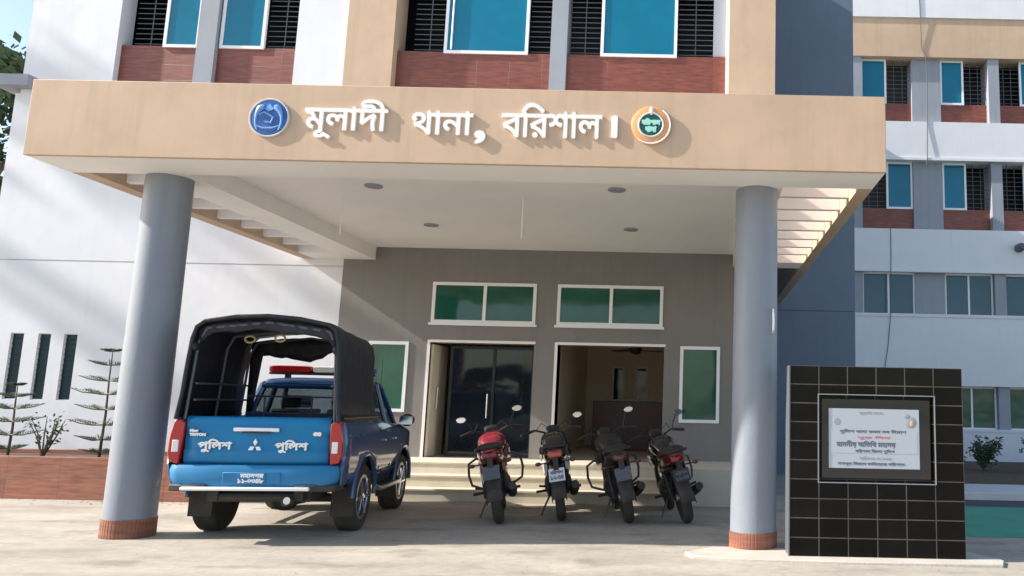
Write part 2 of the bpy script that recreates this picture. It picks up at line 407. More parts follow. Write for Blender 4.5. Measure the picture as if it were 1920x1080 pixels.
m2 = holes(MB(), 1.283, 3.64, 0, 3.73, [], YT, YT+.3); holes(m2, 1.283, 3.64, 3.755, 12.6, [], YT, YT+.3); m2.box(1.29, 3.63, YT+.025, YT+.28, 3.729, 3.756)
m2.build('end_wall', 'bluegrey', mbld, smooth=False, label='blue grey set back wall at the right end of the main block')
m3 = MB(); m3.box(1.2, 1.28, YB+.45, YT+.3, 0, 12.39); m3.box(1.2, 1.282, YT+.301, 21, 10.62, 12.39); m3.box(3.56, 3.639, YT+.301, 21, 10.62, 12.6); m3.box(1.283, 3.559, 20.9, 21, 10.62, 12.6); m3.box(1.42, 3.74, YT-.1, 21.1, 12.601, 12.8)
m3.build('return_wall', 'bluegrey', mbld, smooth=False)
MB().box(1.2, 1.28, YB+.001, YB+.449, 0, 6.85).build('corner', 'grey', mbld, smooth=False)
mb.build('entrance_wall', 'grey', mbld, smooth=False)
for (a, b), mu in zip(TR, (-3.76, -1.55)):
    f = window(mbld, a, b, 2.83, 3.55, YB-.02, [(a+.04, mu-.01), (mu+.01, b-.04)], t=.055, glass='greenglass', mull=(mu,), depth=.1)
    MB().box(a-.03, b+.03, YB-.05, YB, 2.79, 2.83).build('sill', 'frame', f, smooth=False)
for (a, b, c, d) in SW:
    f = window(mbld, a, b, c, d, YB-.02, [(a+.03, b-.03)], t=.055, glass='greenglass', depth=.1)
    grille(f, a+.06, b-.06, c+.06, c+.4, YB+.02, .1, 'darkgreen')
# door jambs and lintel trims in pale plaster
for (a, b) in DOORS:
    j = MB(); j.box(a-.05, a, YB-.012, YB+.3, .53, 2.53); j.box(b, b+.0, YB-.012, YB+.3, .53, 2.49) if 0 else None
    j.box(a, b+.02, YB-.012, YB+.02, 2.49, 2.535); j.build('door_trim', 'soffit', mbld, smooth=False)
# lobby: real room behind the doors
mb = MB(); mb.box(-6.2, 1.04, YB+.3, 19.2, .45, .53); mb.build('lobby_floor', 'step', mbld, smooth=False)
mb = holes(MB(), -6.2, 1.04, .53, 3.7, [(-2.0, -1.8, 1.5, 2.33), (-1.45, -1.25, 1.5, 2.33)], 19.2, 19.4); mb.box(-6.4, -6.2, YB+.3, 19.4, .4, 3.9); mb.box(1.05, 1.19, YB+.3, 19.19, .4, 3.9); mb.box(-6.2, 1.04, YB+.3, 19.4, 3.7, 3.9)
mb.box(-2.82, -2.66, 14.9, 19.19, .53, 3.69)
mb.build('lobby_wall', 'tan', mbld, smooth=False)
for a in (-2.0, -1.45):
    f = window(mbld, a-.05, a+.25, 1.45, 2.38, 19.15, [(a, a+.2)], t=.045, glass='darkglass')
# dark glazed double door standing behind the left opening
d = frame_mb(MB(), -4.40, -2.90, .53, 2.46, YB+.34, YB+.40, .05, xs=(-3.62,)).build('door', 'black', mbld, smooth=False)
box('glass', 'darkglass', -4.36, -2.94, YB+.36, YB+.375, .56, 2.43, d)
MB().tube([(-3.70, YB+.30, 1.2), (-3.70, YB+.30, 1.62)], .013).build('handle', 'steel', d)
d2 = box('door', 'tan', -4.655, -4.615, YB+.05, YB+.85, .535, 2.46, mbld, label='open timber door leaf folded back at the left jamb')
MB().tube([(-4.58, YB+.3, 1.35), (-4.58, YB+.3, 1.72)], .016).build('handle', 'steel', d2)

# --- steps and side plinth
mb = MB()
for i in range(3): mb.box(-5.3, -.38, 12.3+.3*i, 12.6+.3*i if i < 2 else YB, 0, .177*(i+1))
for i in range(3): mb.box(-5.3, -.38, 12.285+.3*i, 12.31+.3*i, .177*(i+1)-.03, .177*(i+1)+.002)
mb.build('steps', 'step', mbld, bevel=.006)
box('plinth', 'step', -.378, 1.15, 12.28, YB, 0, .56, mbld, bevel=.01)

# --- upper facade (z 6.85 .. 11.4)
ZB, ZT, ZR = 6.85, 12.4, 10.4
def upper(name, m, x0, x1, y0=YB, y1=YB+.35, z0=ZB, z1=ZT, **k): return box(name, m, x0, x1, y0, y1, z0, z1, mbld, **k)
upper('wall', 'white', -12.4, -10.77, y0=YB-.02); upper('wall', 'white', -7.5, -6.56, y0=YB-.02)
upper('ledge', 'greylight', -12.75, -12.1, YB-.25, YB+.3, 6.92, 7.12)
upper('pilaster', 'beige', -6.55, -5.68, YB-.1, YB+.45, label='left beige pilaster above the canopy')
upper('pilaster', 'beige', .44, 1.28, YB-.1, YB+.45, label='right beige pilaster above the canopy'); upper('edge_strip', 'soffit', .385, .438, YB-.06, YB+.4)
upper('mullion', 'greylight', -9.33, -8.99, YB+.0, YB+.4); upper('mullion', 'greylight', -2.84, -2.54, YB+.0, YB+.4); upper('mullion', 'greylight', .15, .384, YB+.1, YB+.4)
for (a, b) in ((-10.77, -9.33), (-8.99, -7.5), (-5.68, -2.84), (-2.54, .15)):
    upper('sill_panel', 'redtile', a, b, YB+.10, YB+.35, ZB, 7.86)
    upper('spandrel', 'beige', a, b, YB+.10, YB+.35, 9.6, ZT)
box('dark_backing', 'dark', -12.09, 1.19, YB+1.5, YB+1.55, 6.81, 12.3, mbld)  # near-black sheet; its colour gives the darkness of the unlit rooms
box('sill_panel', 'redtile', .15, .384, YB+.06, YB+.09, ZB, 7.86, mbld)
def upbay(a, b, g0, g1, z0=7.86, z1=9.6):
    f = frame_mb(MB(), g0, g1, z0-.03, z1, YB+.07, YB+.13, .055).build('window', 'frame', mbld, smooth=False)
    box('pane', 'teal', g0+.05, g1-.05, YB+.09, YB+.10, z0+.02, z1-.05, f)
    for (p, q) in ((a, g0), (g1, b)):
        if q-p > .15: grille(f, p+.02, q-.01, z0, z1, YB+.16, .1)
    MB().box(a, b, YB+.3, YB+.33, z0, z0+.02).build('track', 'frame', f, smooth=False)
upbay(-10.6, -9.33, -10.0, -9.34); upbay(-8.99, -7.5, -8.96, -8.14)
upbay(-5.42, -2.84, -4.82, -3.27); upbay(-2.54, .15, -1.93, -.52)
MB().tube([(-4.68, YB+.06, 7.9), (-4.68, YB+.06, 9.58)], .018).build('window_bar', 'frame', mbld)
# body of the building behind the facade
mb = MB(); mb.box(-12.4, -12.1, YB+.35, 21, 0, ZT); mb.box(-12.4, -12.1, 21.001, 24, 0, ZR); mb.box(3.56, 3.638, YT+.301, 23.9, 0, ZR-.001); mb.box(-12.1, 3.555, 19.5, 23.8, 0, ZR-.002); mb.build('rear_wall', 'white', mbld, smooth=False)
mb = MB(); mb.box(-12.6, 1.4, YB-.2, 18.45, ZT, ZT+.2); mb.box(-12.6, 1.19, 18.501, 21, ZT, ZT+.2); mb.box(1.283, 3.555, 18.91, 21, ZR, ZR+.2); mb.box(-12.6, 3.72, 21.11, 24, ZR, ZR+.2); mb.box(-12.1, 1.19, YB+.35, 19.4, 6.5, 6.8); mb.build('roof', 'soffit', mbld, smooth=False)

# --- canopy
XL, XR, ZC, ZU = -7.03, 1.9, 3.92, 4.74
can = box('canopy', 'soffit', -5.73, .57, 8.65, YB, 4.15, 4.36, mbld)
box('fascia', 'beige', XL, XR, 8.0, 8.05, ZC, ZU, can, bevel=.006)
box('front_beam', 'soffit', XL+.005, XR-.005, 8.051, 8.65, ZC+.002, 4.6, can)
for (a, b, yb) in ((XL, XL+.2, YB), (XR-.16, XR, YT)): box('edge_beam', 'beige', a+.001, b-.001, 8.652, yb, ZC+.003, ZU-.02, can)
for (a, b) in ((-6.22, -5.731), (.571, .90)): box('inner_beam', 'soffit', a, b, 8.652, YB, ZC+.001, 4.361, can)
for (a, b) in ((XL+.201, -6.221), (.901, XR-.161)):
    box('end_slab', 'soffit', a, b, 13.35, YB, ZC+.004, 4.37, can)
    for i in range(7): box('louvre', 'soffit', a, b, 9.22+.6*i, 9.30+.6*i, 3.97, 4.36, can, bevel=.004)
for (x, y) in ((-4.13, 9.78), (-4.13, 11.98), (-1.07, 9.72), (-1.08, 12.0)):
    lt = MB().lathe([(.11, 0), (.11, -.018), (.085, -.02), (.08, .0)], (x, y, 4.15), 'z', 28).build('ceiling_light', 'greylight', can)
    MB().lathe([(.078, -.004), (.0785, -.014), (.04, -.018)], (x, y, 4.15), 'z', 28).build('lens', 'plategrey', lt)
for cx, cy in ((-6.04, 8.83), (.62, 8.83)):
    c = MB().lathe([(.246, .19), (.246, 1.5), (.236, 3.919)], (cx, cy, 0), 'z', 64).build('column', 'column', mbld, label='round grey plastered canopy column, '+('left' if cx < 0 else 'right'))
    b = MB(); n = 44
    pr = []
    for k in range(n):
        a0 = 2*PI*k/n
        for da, rr in ((0, .2515), (.2, .255), (.8, .255), (1, .2515)):
            if da < 1: aa = a0+da*2*PI/n; pr.append((cx+rr*math.cos(aa), cy+rr*math.sin(aa)))
    b.prism(pr, -.01, .19, 'z'); b.build('base_tiles', 'planttile', c, ang=20)
MB().tube([(.80, 8.66, 2.55), (.80, 8.60, 2.50), (.80, 8.58, 2.40), (.80, 8.60, 2.33), (.80, 8.66, 2.30)], .012).build('cable_hook', 'frame', mbld)
for (x, y, zb) in ((-2.36, 10.3, 3.62), (-4.74, 10.3, 3.62)):
    tag(MB().tube([(x, y, 4.16), (x, y, zb)], .009).build('hanging_cable', 'frame'), 'thin white cable hanging from the canopy soffit '+('between the two pairs of ceiling lights' if x > -3 else 'left of the ceiling lights'), 'cable', 'cables hanging from the canopy soffit')

# ================================================================== RIGHT BUILDING
YR = 24.0
rb = thing('office_wing', (0, 0, 0), 'four storey wing with white bands, red sill panels and teal windows at right', 'building')
X0, X1 = 2.8, 19.0
def rband(name, m, z0, z1, y=YR-.35): return box(name, m, X0+.9, X1, y, YR+.4, z0, z1, rb)
rband('wall_band', 'white', 13.72, 15.0); rband('parapet_band', 'beige', 12.43, 13.719, YR-.30)
rband('wall_band', 'white', 9.08, 10.3); rband('wall_band', 'white', 5.61, 6.91); rband('wall_band', 'white', 2.22, 4.31); rband('wall_band', 'white', .06, .96)
box('lip', 'white', X0, X1, YR-.40, YR-.351, 9.06, 9.14, rb); box('lip', 'white', X0, X1, YR-.38, YR-.351, 4.24, 4.33, rb); box('lip', 'white', X0, X1, YR-.38, YR-.351, 5.59, 5.66, rb); box('lip', 'white', X0, X1, YR-.37, YR-.351, .90, .975, rb)
bays = [(2.8, 4.55, 'thin'), (4.9, 6.5, 'A'), (7.4, 8.86, 'B'), (9.2, 10.66, 'C'), (11.56, 13.02, 'B'), (13.36, 14.82, 'C'), (15.72, 17.2, 'B')]
piers = [(4.55, 4.9), (6.5, 7.4), (8.86, 9.2), (10.66, 11.56), (13.02, 13.36), (14.82, 15.72), (17.2, 19.0)]
for (a, b) in piers:
    for (z0, z1) in ((10.3, 12.43), (6.91, 9.08), (4.31, 5.61), (.96, 2.22)): box('pier', 'greylight', a, b, YR-.12 if b-a > .5 else YR-.25, YR+.4, z0, z1, rb)
def rwin(x0, x1, z0, z1, lower=None, glassleft=True, glass='teal'):
    mid = (x0+x1)/2
    if lower is not None: box('sill_panel', 'redtile', x0, x1, YR-.02, YR+.3, lower, z0, rb)
    g0, g1 = (x0+.01, mid+.02) if glassleft else (mid-.02, x1-.01)
    f = frame_mb(MB(), g0, g1, z0-.02, z1, YR-.06, YR, .06).build('window', 'frame', rb, smooth=False)
    box('pane', glass, g0+.05, g1-.05, YR-.04, YR-.03, z0+.03, z1-.05, f)
    p, q = (g1, x1) if glassleft else (x0, g0)
    grille(f, p, q, z0, z1, YR+.02, .14)
for (a, b, k) in bays:
    for (z0, z1, lo) in ((11.0, 12.43, 10.3), (7.62, 9.08, 6.91)): rwin(a, b, z0, z1, lo, k in 'AB' and not (k == 'A' and lo == 6.91), glass='teal')
    for (z0, z1, nm) in ((4.31, 5.61, 'bluedark'), (.96, 2.22, 'greenglass')):
        mid = (a+b)/2; f = frame_mb(MB(), a, b, z0, z1, YR-.06, YR, .055, xs=(mid,)).build('window', 'frame', rb, smooth=False)
        box('pane', nm if k != 'A' else 'bluedark', a+.05, b-.05, YR-.04, YR-.03, z0+.03, z1-.03, f)
box('room', 'dark', X0, X1, YR+.9, YR+1.0, 0, 14, rb);  # dark backing sheet, painted for the gloom behind the wing windows
mb = MB(); mb.box(X0, X1, YR+1.01, 34, 0, 15.2); mb.box(X0-.1, X1+.2, YR-.5, 34, 15.0, 15.25); mb.build('roof', 'white', rb, smooth=False)
cab = MB(); pts = [(6.72, YR-.365, 14.6), (6.74, YR-.365, 13.9), (6.78, YR-.32, 12.7), (6.9, YR-.32, 12.42), (6.92, YR-.36, 11.6), (6.90, YR-.365, 10.2), (6.86, YR-.41, 9.1), (6.84, YR-.38, 8.9)]
tag(cab.tube([(5.72, YR-.365, 6.95), (5.72, YR-.365, 6.0), (5.70, YR-.39, 5.6), (5.68, YR-.39, 4.3), (5.60, YR-.365, 3.4), (5.4, YR-.41, 2.2)], .011).build('hanging_cable', 'grille'), 'thin dark cable running down the white bands of the right wing', 'cable')
tag(MB().tube(pts, .014).build('hanging_cable', 'grille'), 'dark cable crossing the beige parapet band of the right wing', 'cable')
cc = thing('security_camera', (9.55, YR-.36, 6.35), 'small dark security camera on the white band of the right wing', 'camera')
MB().tube([(0, 0, .05), (0, -.18, .05)], .03).build('bracket', 'frame', cc); MB().lathe([(.0, -.20), (.08, -.20), (.13, -.05), (.13, .16), (.02, .17)], (0, -.2, .02), 'y', 20).build('housing', 'grille', cc)

# ================================================================== SIGN ON FASCIA
sg = thing('sign_lettering', (-2.5, 8.0, 4.3), 'raised white Bengali lettering reading মূলাদী থানা, বরিশাল on the beige canopy fascia', 'sign')
off = Vector((2.5, -8.0, -4.3))
def put(o, parent, loc=None):
    o.parent = parent; o.matrix_parent_inverse = Matrix.Identity(4); return o
def word(t, x0, x1, z0, z1, name='word', m='letter', bold=.0075, rows=64, yf=7.974, yb=8.001):
    mb = text_mb(t, x0, x1, z0, z1, yf, yb, bold, rows); mb.v = [(a[0]+2.5, a[1]-8.0, a[2]-4.3) for a in mb.v]; return text_build(mb, name, m, sg)
word('মূলাদী', -4.14, -3.29, 4.155, 4.575)
word('থানা', -3.02, -2.40, 4.225, 4.47); word(',', -2.36, -2.27, 4.14, 4.26, 'comma', bold=.014)
word('বিরশাল', -2.09, -1.06, 4.215, 4.575); word('।', -.945, -.905, 4.235, 4.45, 'full_stop', bold=.014)
# police roundel left
em = thing('blue_emblem', (-4.515, 8.0, 4.365), 'round blue emblem with silver rim left of the lettering', 'emblem')
MB().lathe([(.21, 0), (.21, -.018), (.203, -.024), (.193, -.022), (.19, -.012), (.0, -.012)], (0, 0, 0), 'y', 56).build('rim', 'silver_paint', em)
MB().lathe([(.191, -.013), (.187, -.018), (.12, -.026), (.0, -.030)], (0, 0, 0), 'y', 48).build('disc', 'signblue', em)
mb = MB(); rnd = random.Random(3)
mb.add([(0, -.029, .15), (-.05, -.031, .09), (0, -.034, .06), (.05, -.031, .09)], [(0, 1, 2, 3)])
for s in (-1, 1): mb.tube([(s*(.05+.085*math.sin(R(a))), -.022, .115-.145*(1-math.cos(R(a)))) for a in range(0, 150, 15)], [.02, .034, .036, .03, .022, .016, .014, .012, .01, .008], 6)
mb.tube([(-.10, -.026, .03), (-.05, -.029, .055), (0, -.031, .03), (.05, -.030, .0), (.03, -.029, -.06), (-.03, -.029, -.05)], .011, 6)
mb.tube([(-.12, -.020, -.09), (-.06, -.023, -.115), (.04, -.023, -.115), (.12, -.020, -.085)], .012, 6)
mb.build('crest', 'signlight', em)
# district emblem right
e2 = thing('green_emblem', (-.545, 8.0, 4.37), 'round green and gold emblem right of the lettering', 'emblem')
MB().lathe([(.205, 0), (.205, -.018), (.195, -.024), (.13, -.024), (.13, 0)], (0, 0, 0), 'y', 56).build('wreath', 'gold', e2)
MB().tube([(.20*math.cos(R(a)), -.026, .20*math.sin(R(a))) for a in range(-130, 62, 8)], .008, 6).build('rim', 'letter', e2)
MB().tube([(.128*math.cos(R(a)), -.028, .128*math.sin(R(a))) for a in range(0, 360, 12)], .011, 6, closed=True).build('ring', 'silver_paint', e2)
MB().lathe([(.125, -.005), (.125, -.026), (.0, -.029)], (0, 0, 0), 'y', 40).build('disc', 'signgreen', e2)
MB().ell((0, -.03, .150), (.022, .008, .045)).add([(-.05, -.028, .12), (.05, -.028, .12), (.0, -.032, .17)], [(0, 1, 2)]).build('lily', 'letter', e2)
for t, a, b, c, d in (('বিরশাল', -.095, .095, .0, .065), ('থানা', -.055, .055, -.075, -.02)): text_build(text_mb(t, a, b, c, d, -.036, -.028, .0055, 20), 'word', 'mint', e2)

# ================================================================== PLAQUE WALL
pw = thing('memorial_wall', (1.835, 8.3, 0), 'free-standing black tiled memorial wall with a framed inauguration plaque', 'memorial')
def L(mb): mb.v = [(a[0]-1.835, a[1]-8.3, a[2]) for a in mb.v]; return mb
L(holes(MB(), .95, 2.72, .03, 1.93, [(1.25, 2.42, .765, 1.63)], 8.3, 8.36)).build('tiled_front', 'blacktile', pw, smooth=False)
L(MB().box(.951, 2.719, 8.361, 8.62, .03, 1.929)).build('core', 'blacktile', pw, smooth=False)
L(MB().box(1.28, 2.39, 8.33, 8.3605, .80, 1.595)).build('recess_panel', 'blackgloss', pw, smooth=False)
L(frame_mb(MB(), 1.235, 2.437, .75, 1.645, 8.294, 8.33, .009)).build('trim', 'plategrey', pw, smooth=False)
L(MB().box(.94, .95, 8.295, 8.62, .03, 1.93)).build('edge_trim', 'grille', pw, smooth=False)
pq = L(MB().box(1.35, 2.275, 8.315, 8.3305, .90, 1.50)).build('plaque', 'panelgrey', pw, smooth=False)
def pt(t, x0, x1, z0, z1, m, bold=.002): text_build(L(text_mb(t, x0, x1, z0, z1, 8.3125, 8.3152, bold, 18)), 'inscription', m, pq)
L(MB().box(1.37, 2.255, 8.3135, 8.3149, 1.05, 1.28)).build('light_band', 'panelgrey', pq, smooth=False)
pt('মূলাদী থানা', 1.66, 1.90, 1.44, 1.475, 'inkgrey', .001)
pt('পুিলশ থানা ভবন নব িনমাণ', 1.46, 2.14, 1.245, 1.29, 'inkdark')
pt('শুভ িদন', 1.64, 1.98, 1.19, 1.225, 'inkred', .0015)
pt('মাননীয় অিতিথ মহাদয়', 1.43, 2.03, 1.105, 1.175, 'inkdark', .003)
pt('বিরশাল িজলা পুিলশ', 1.62, 2.02, 1.05, 1.092, 'inkdark', .002)
pt('তািরখ ০১ ০১ ২০২৩', 1.66, 1.98, .99, 1.022, 'inkgrey', .0015)
pt('গণপূত িবভাগ বািনেয়েছ বিরশাল', 1.44, 2.12, .925, .965, 'inkdark', .0015)
L(MB().lathe([(.035, 0), (.033, -.0025), (0, -.003)], (1.43, 8.3148, 1.37), 'y', 20)).build('emblem', 'inkgrey', pq)
q = L(MB().lathe([(.06, 0), (.055, -.0015), (0, -.002)], (2.19, 8.3148, 1.37), 'y', 20)).build('emblem', 'inkgrey', pq)
L(MB().ell((2.15, 8.313, 1.43), (.03, .002, .025))).build('emblem', 'inkgrey', pq)
L(MB().ell((2.20, 8.312, 1.36), (.018, .002, .03))).build('emblem', 'gold', pq)

# ================================================================== PLANTER AND PLANTS
pl = thing('planter', (-10.5, 11.6, 0), 'long low planter faced with reddish brown tiles along the white wall', 'planter')
P = MB(); P.box(-4.5, 3.75, 0, .12, 0, .585); P.box(3.63, 3.75, .12, 1.6, 0, .585); P.box(-4.5, -4.38, .12, 1.6, 0, .585); P.box(-4.38, 3.63, 1.5, 1.6, 0, .585); P.build('tiled_wall', 'planttile', pl, bevel=.006)
box('soil', 'soil', -4.38, 3.63, .12, 1.5, .1, .52, pl)
def pine(x, y, h, label, seed, tiers):
    rn = random.Random(seed)
    t = thing('young_pine', (x, y, .5), label, 'tree', 'young tiered pines in the planter')
    MB().tube([(0, 0, 0), (.02, 0, h*.4), (0, .01, h*.75), (.01, 0, h)], [.022, .017, .011, .005], 7).build('trunk', 'bark', t)
    f = MB()
    for (zz, rad) in tiers:
        nb = 6; a0 = rn.random()*6
        for k in range(nb):
            a = a0+2*PI*k/nb+rn.uniform(-.2, .2); d = Vector((math.cos(a), math.sin(a), 0)); r = rad*rn.uniform(.8, 1.1)
            pts = [Vector((0, 0, zz))+d*r*s+Vector((0, 0, r*(.10*s-.05*math.sin(PI*s)+rn.uniform(-.02, .02)+(.10*s*s)))) for s in (0, .35, .7, 1)]
            f.tube(pts, [.008, .009, .008, .004], 5)
            side = Vector((-d.y, d.x, 0))
            for s in [i/14 for i in range(3, 15)]:
                c = pts[0].lerp(pts[3], s); ln = (.062*(1.15-s)+.014)*rn.uniform(.6, 1.25)
                for sg_ in (-1, 1):
                    for up in (-.25, .5):
                        e = c+side*sg_*ln+Vector((0, 0, ln*up))+d*.02; wv = d*.007
                        f.add([c-wv, c+wv, e+wv*.4, e-wv*.4], [(0, 1, 2, 3)])
    f.build('foliage', 'needle', t, smooth=False)
pine(-8.95, 12.25, 1.66, 'taller young pine with flat tiers of branches beside the left column', 5, [(.12, .24), (.3, .34), (.52, .42), (.75, .40), (.98, .44), (1.18, .42), (1.42, .34), (1.63, .13)])
pine(-10.28, 12.2, 1.12, 'shorter young pine at the left edge of the planter', 9, [(.15, .25), (.35, .36), (.55, .38), (.74, .36), (.92, .26), (1.09, .1)])
def shrub(name, x, y, z, h, rad, n, label, leaf='leaf2', cat='shrub', seed=1, group=None, ls=.035, stems=7):
    rn = random.Random(seed); t = thing(name, (x, y, z), label, cat, group)
    s = MB(); f = MB()
    for i in range(stems):
        a = rn.random()*2*PI; e = Vector((math.cos(a)*rad*rn.uniform(.5, 1), math.sin(a)*rad*rn.uniform(.5, 1), h*rn.uniform(.65, 1)))
        mid = e*.5+Vector((rn.uniform(-.04, .04), rn.uniform(-.04, .04), .06*h)); s.tube([(0, 0, 0), mid, e], [.012, .009, .004], 5)
        for k in range(n//stems):
            q = rn.uniform(.3, 1.02); p = (Vector((0, 0, 0)).lerp(mid, q*2) if q < .5 else mid.lerp(e, q*2-1)); p = p+Vector([rn.gauss(0, rad*.16) for _ in range(3)])
            u = Vector([rn.gauss(0, 1) for _ in range(3)]).normalized(); v = u.orthogonal().normalized(); L_ = ls*rn.uniform(.6, 1.3)
            f.add([p-u*L_, p+v*L_*.45, p+u*L_, p-v*L_*.45], [(0, 1, 2, 3)])
    s.build('stem', 'bark', t); f.build('foliage', leaf, t, smooth=False)
shrub('rose_bush', -9.68, 12.1, .52, .66, .30, 130, 'sparse leafy rose bush growing between the two young pines', seed=4, ls=.03, stems=8)
for i, (x, y, h, r_, lb) in enumerate(((7.1, 20.2, .75, .45, 'leftmost bushy shrub in the garden bed under the right wing'), (8.3, 19.6, 1.05, .55, 'taller bright shrub in the garden bed at the right edge'), (9.6, 20.4, .9, .6, 'shrub at the far end of the garden bed'), (6.0, 19.8, .5, .4, 'low shrub in the garden bed nearest the black wall'))):
    shrub('garden_shrub', x, y, .05, h, r_, 700, lb, 'leaf', seed=20+i, group='shrubs in the garden bed', ls=.06, stems=12)
def tree(x, y, h, r, label, seed, n=9000, ls=.16):
    rn = random.Random(seed); t = thing('background_tree', (x, y, 0), label, 'tree', 'trees behind the building'); T = MB()
    T.tube([(0, 0, 0), (.1, 0, h*.3), (0, .1, h*.55), (.05, 0, h*.8)], [.3, .22, .15, .06], 9); cl = []
    for i in range(26):
        a = rn.random()*2*PI; zz = rn.uniform(.38, 1.0)*h; rr = r*math.sqrt(max(.05, 1-((zz/h-.68)/.36)**2))*rn.uniform(.45, 1.0)
        e = Vector((math.cos(a)*rr, math.sin(a)*rr, zz)); T.tube([(0, 0, zz*.65), e*.5+Vector((0, 0, zz*.36)), e], [.09, .05, .02], 5); cl.append((e, rn.uniform(.5, 1.0)*r*.34))
    T.build('trunk', 'bark', t); F = MB()
    for k in range(n):
        c, q = cl[rn.randrange(len(cl))]; u = Vector([rn.gauss(0, 1) for _ in range(3)]).normalized(); p = c+u*q*rn.uniform(.4, 1.05)
        d = Vector([rn.gauss(0, 1) for _ in range(3)]).normalized(); v = d.orthogonal().normalized(); L_ = ls*rn.uniform(.6, 1.3)
        F.add([p-d*L_, p+v*L_*.5, p+d*L_, p-v*L_*.5], [(0, 1, 2, 3)])
    F.build('crown', 'leaf', t, smooth=False)
tree(-17.4, 18.5, 8.9, 2.9, 'leafy green tree rising behind the left corner of the building', 3)
tree(-21.5, 23, 8.0, 3.6, 'darker tree farther back at the left edge', 8, 5000, .2)

tree(-26.5, 13.0, 19, 2.9, 'tall tree standing out in the yard left of the building', 31, 2600, .15)
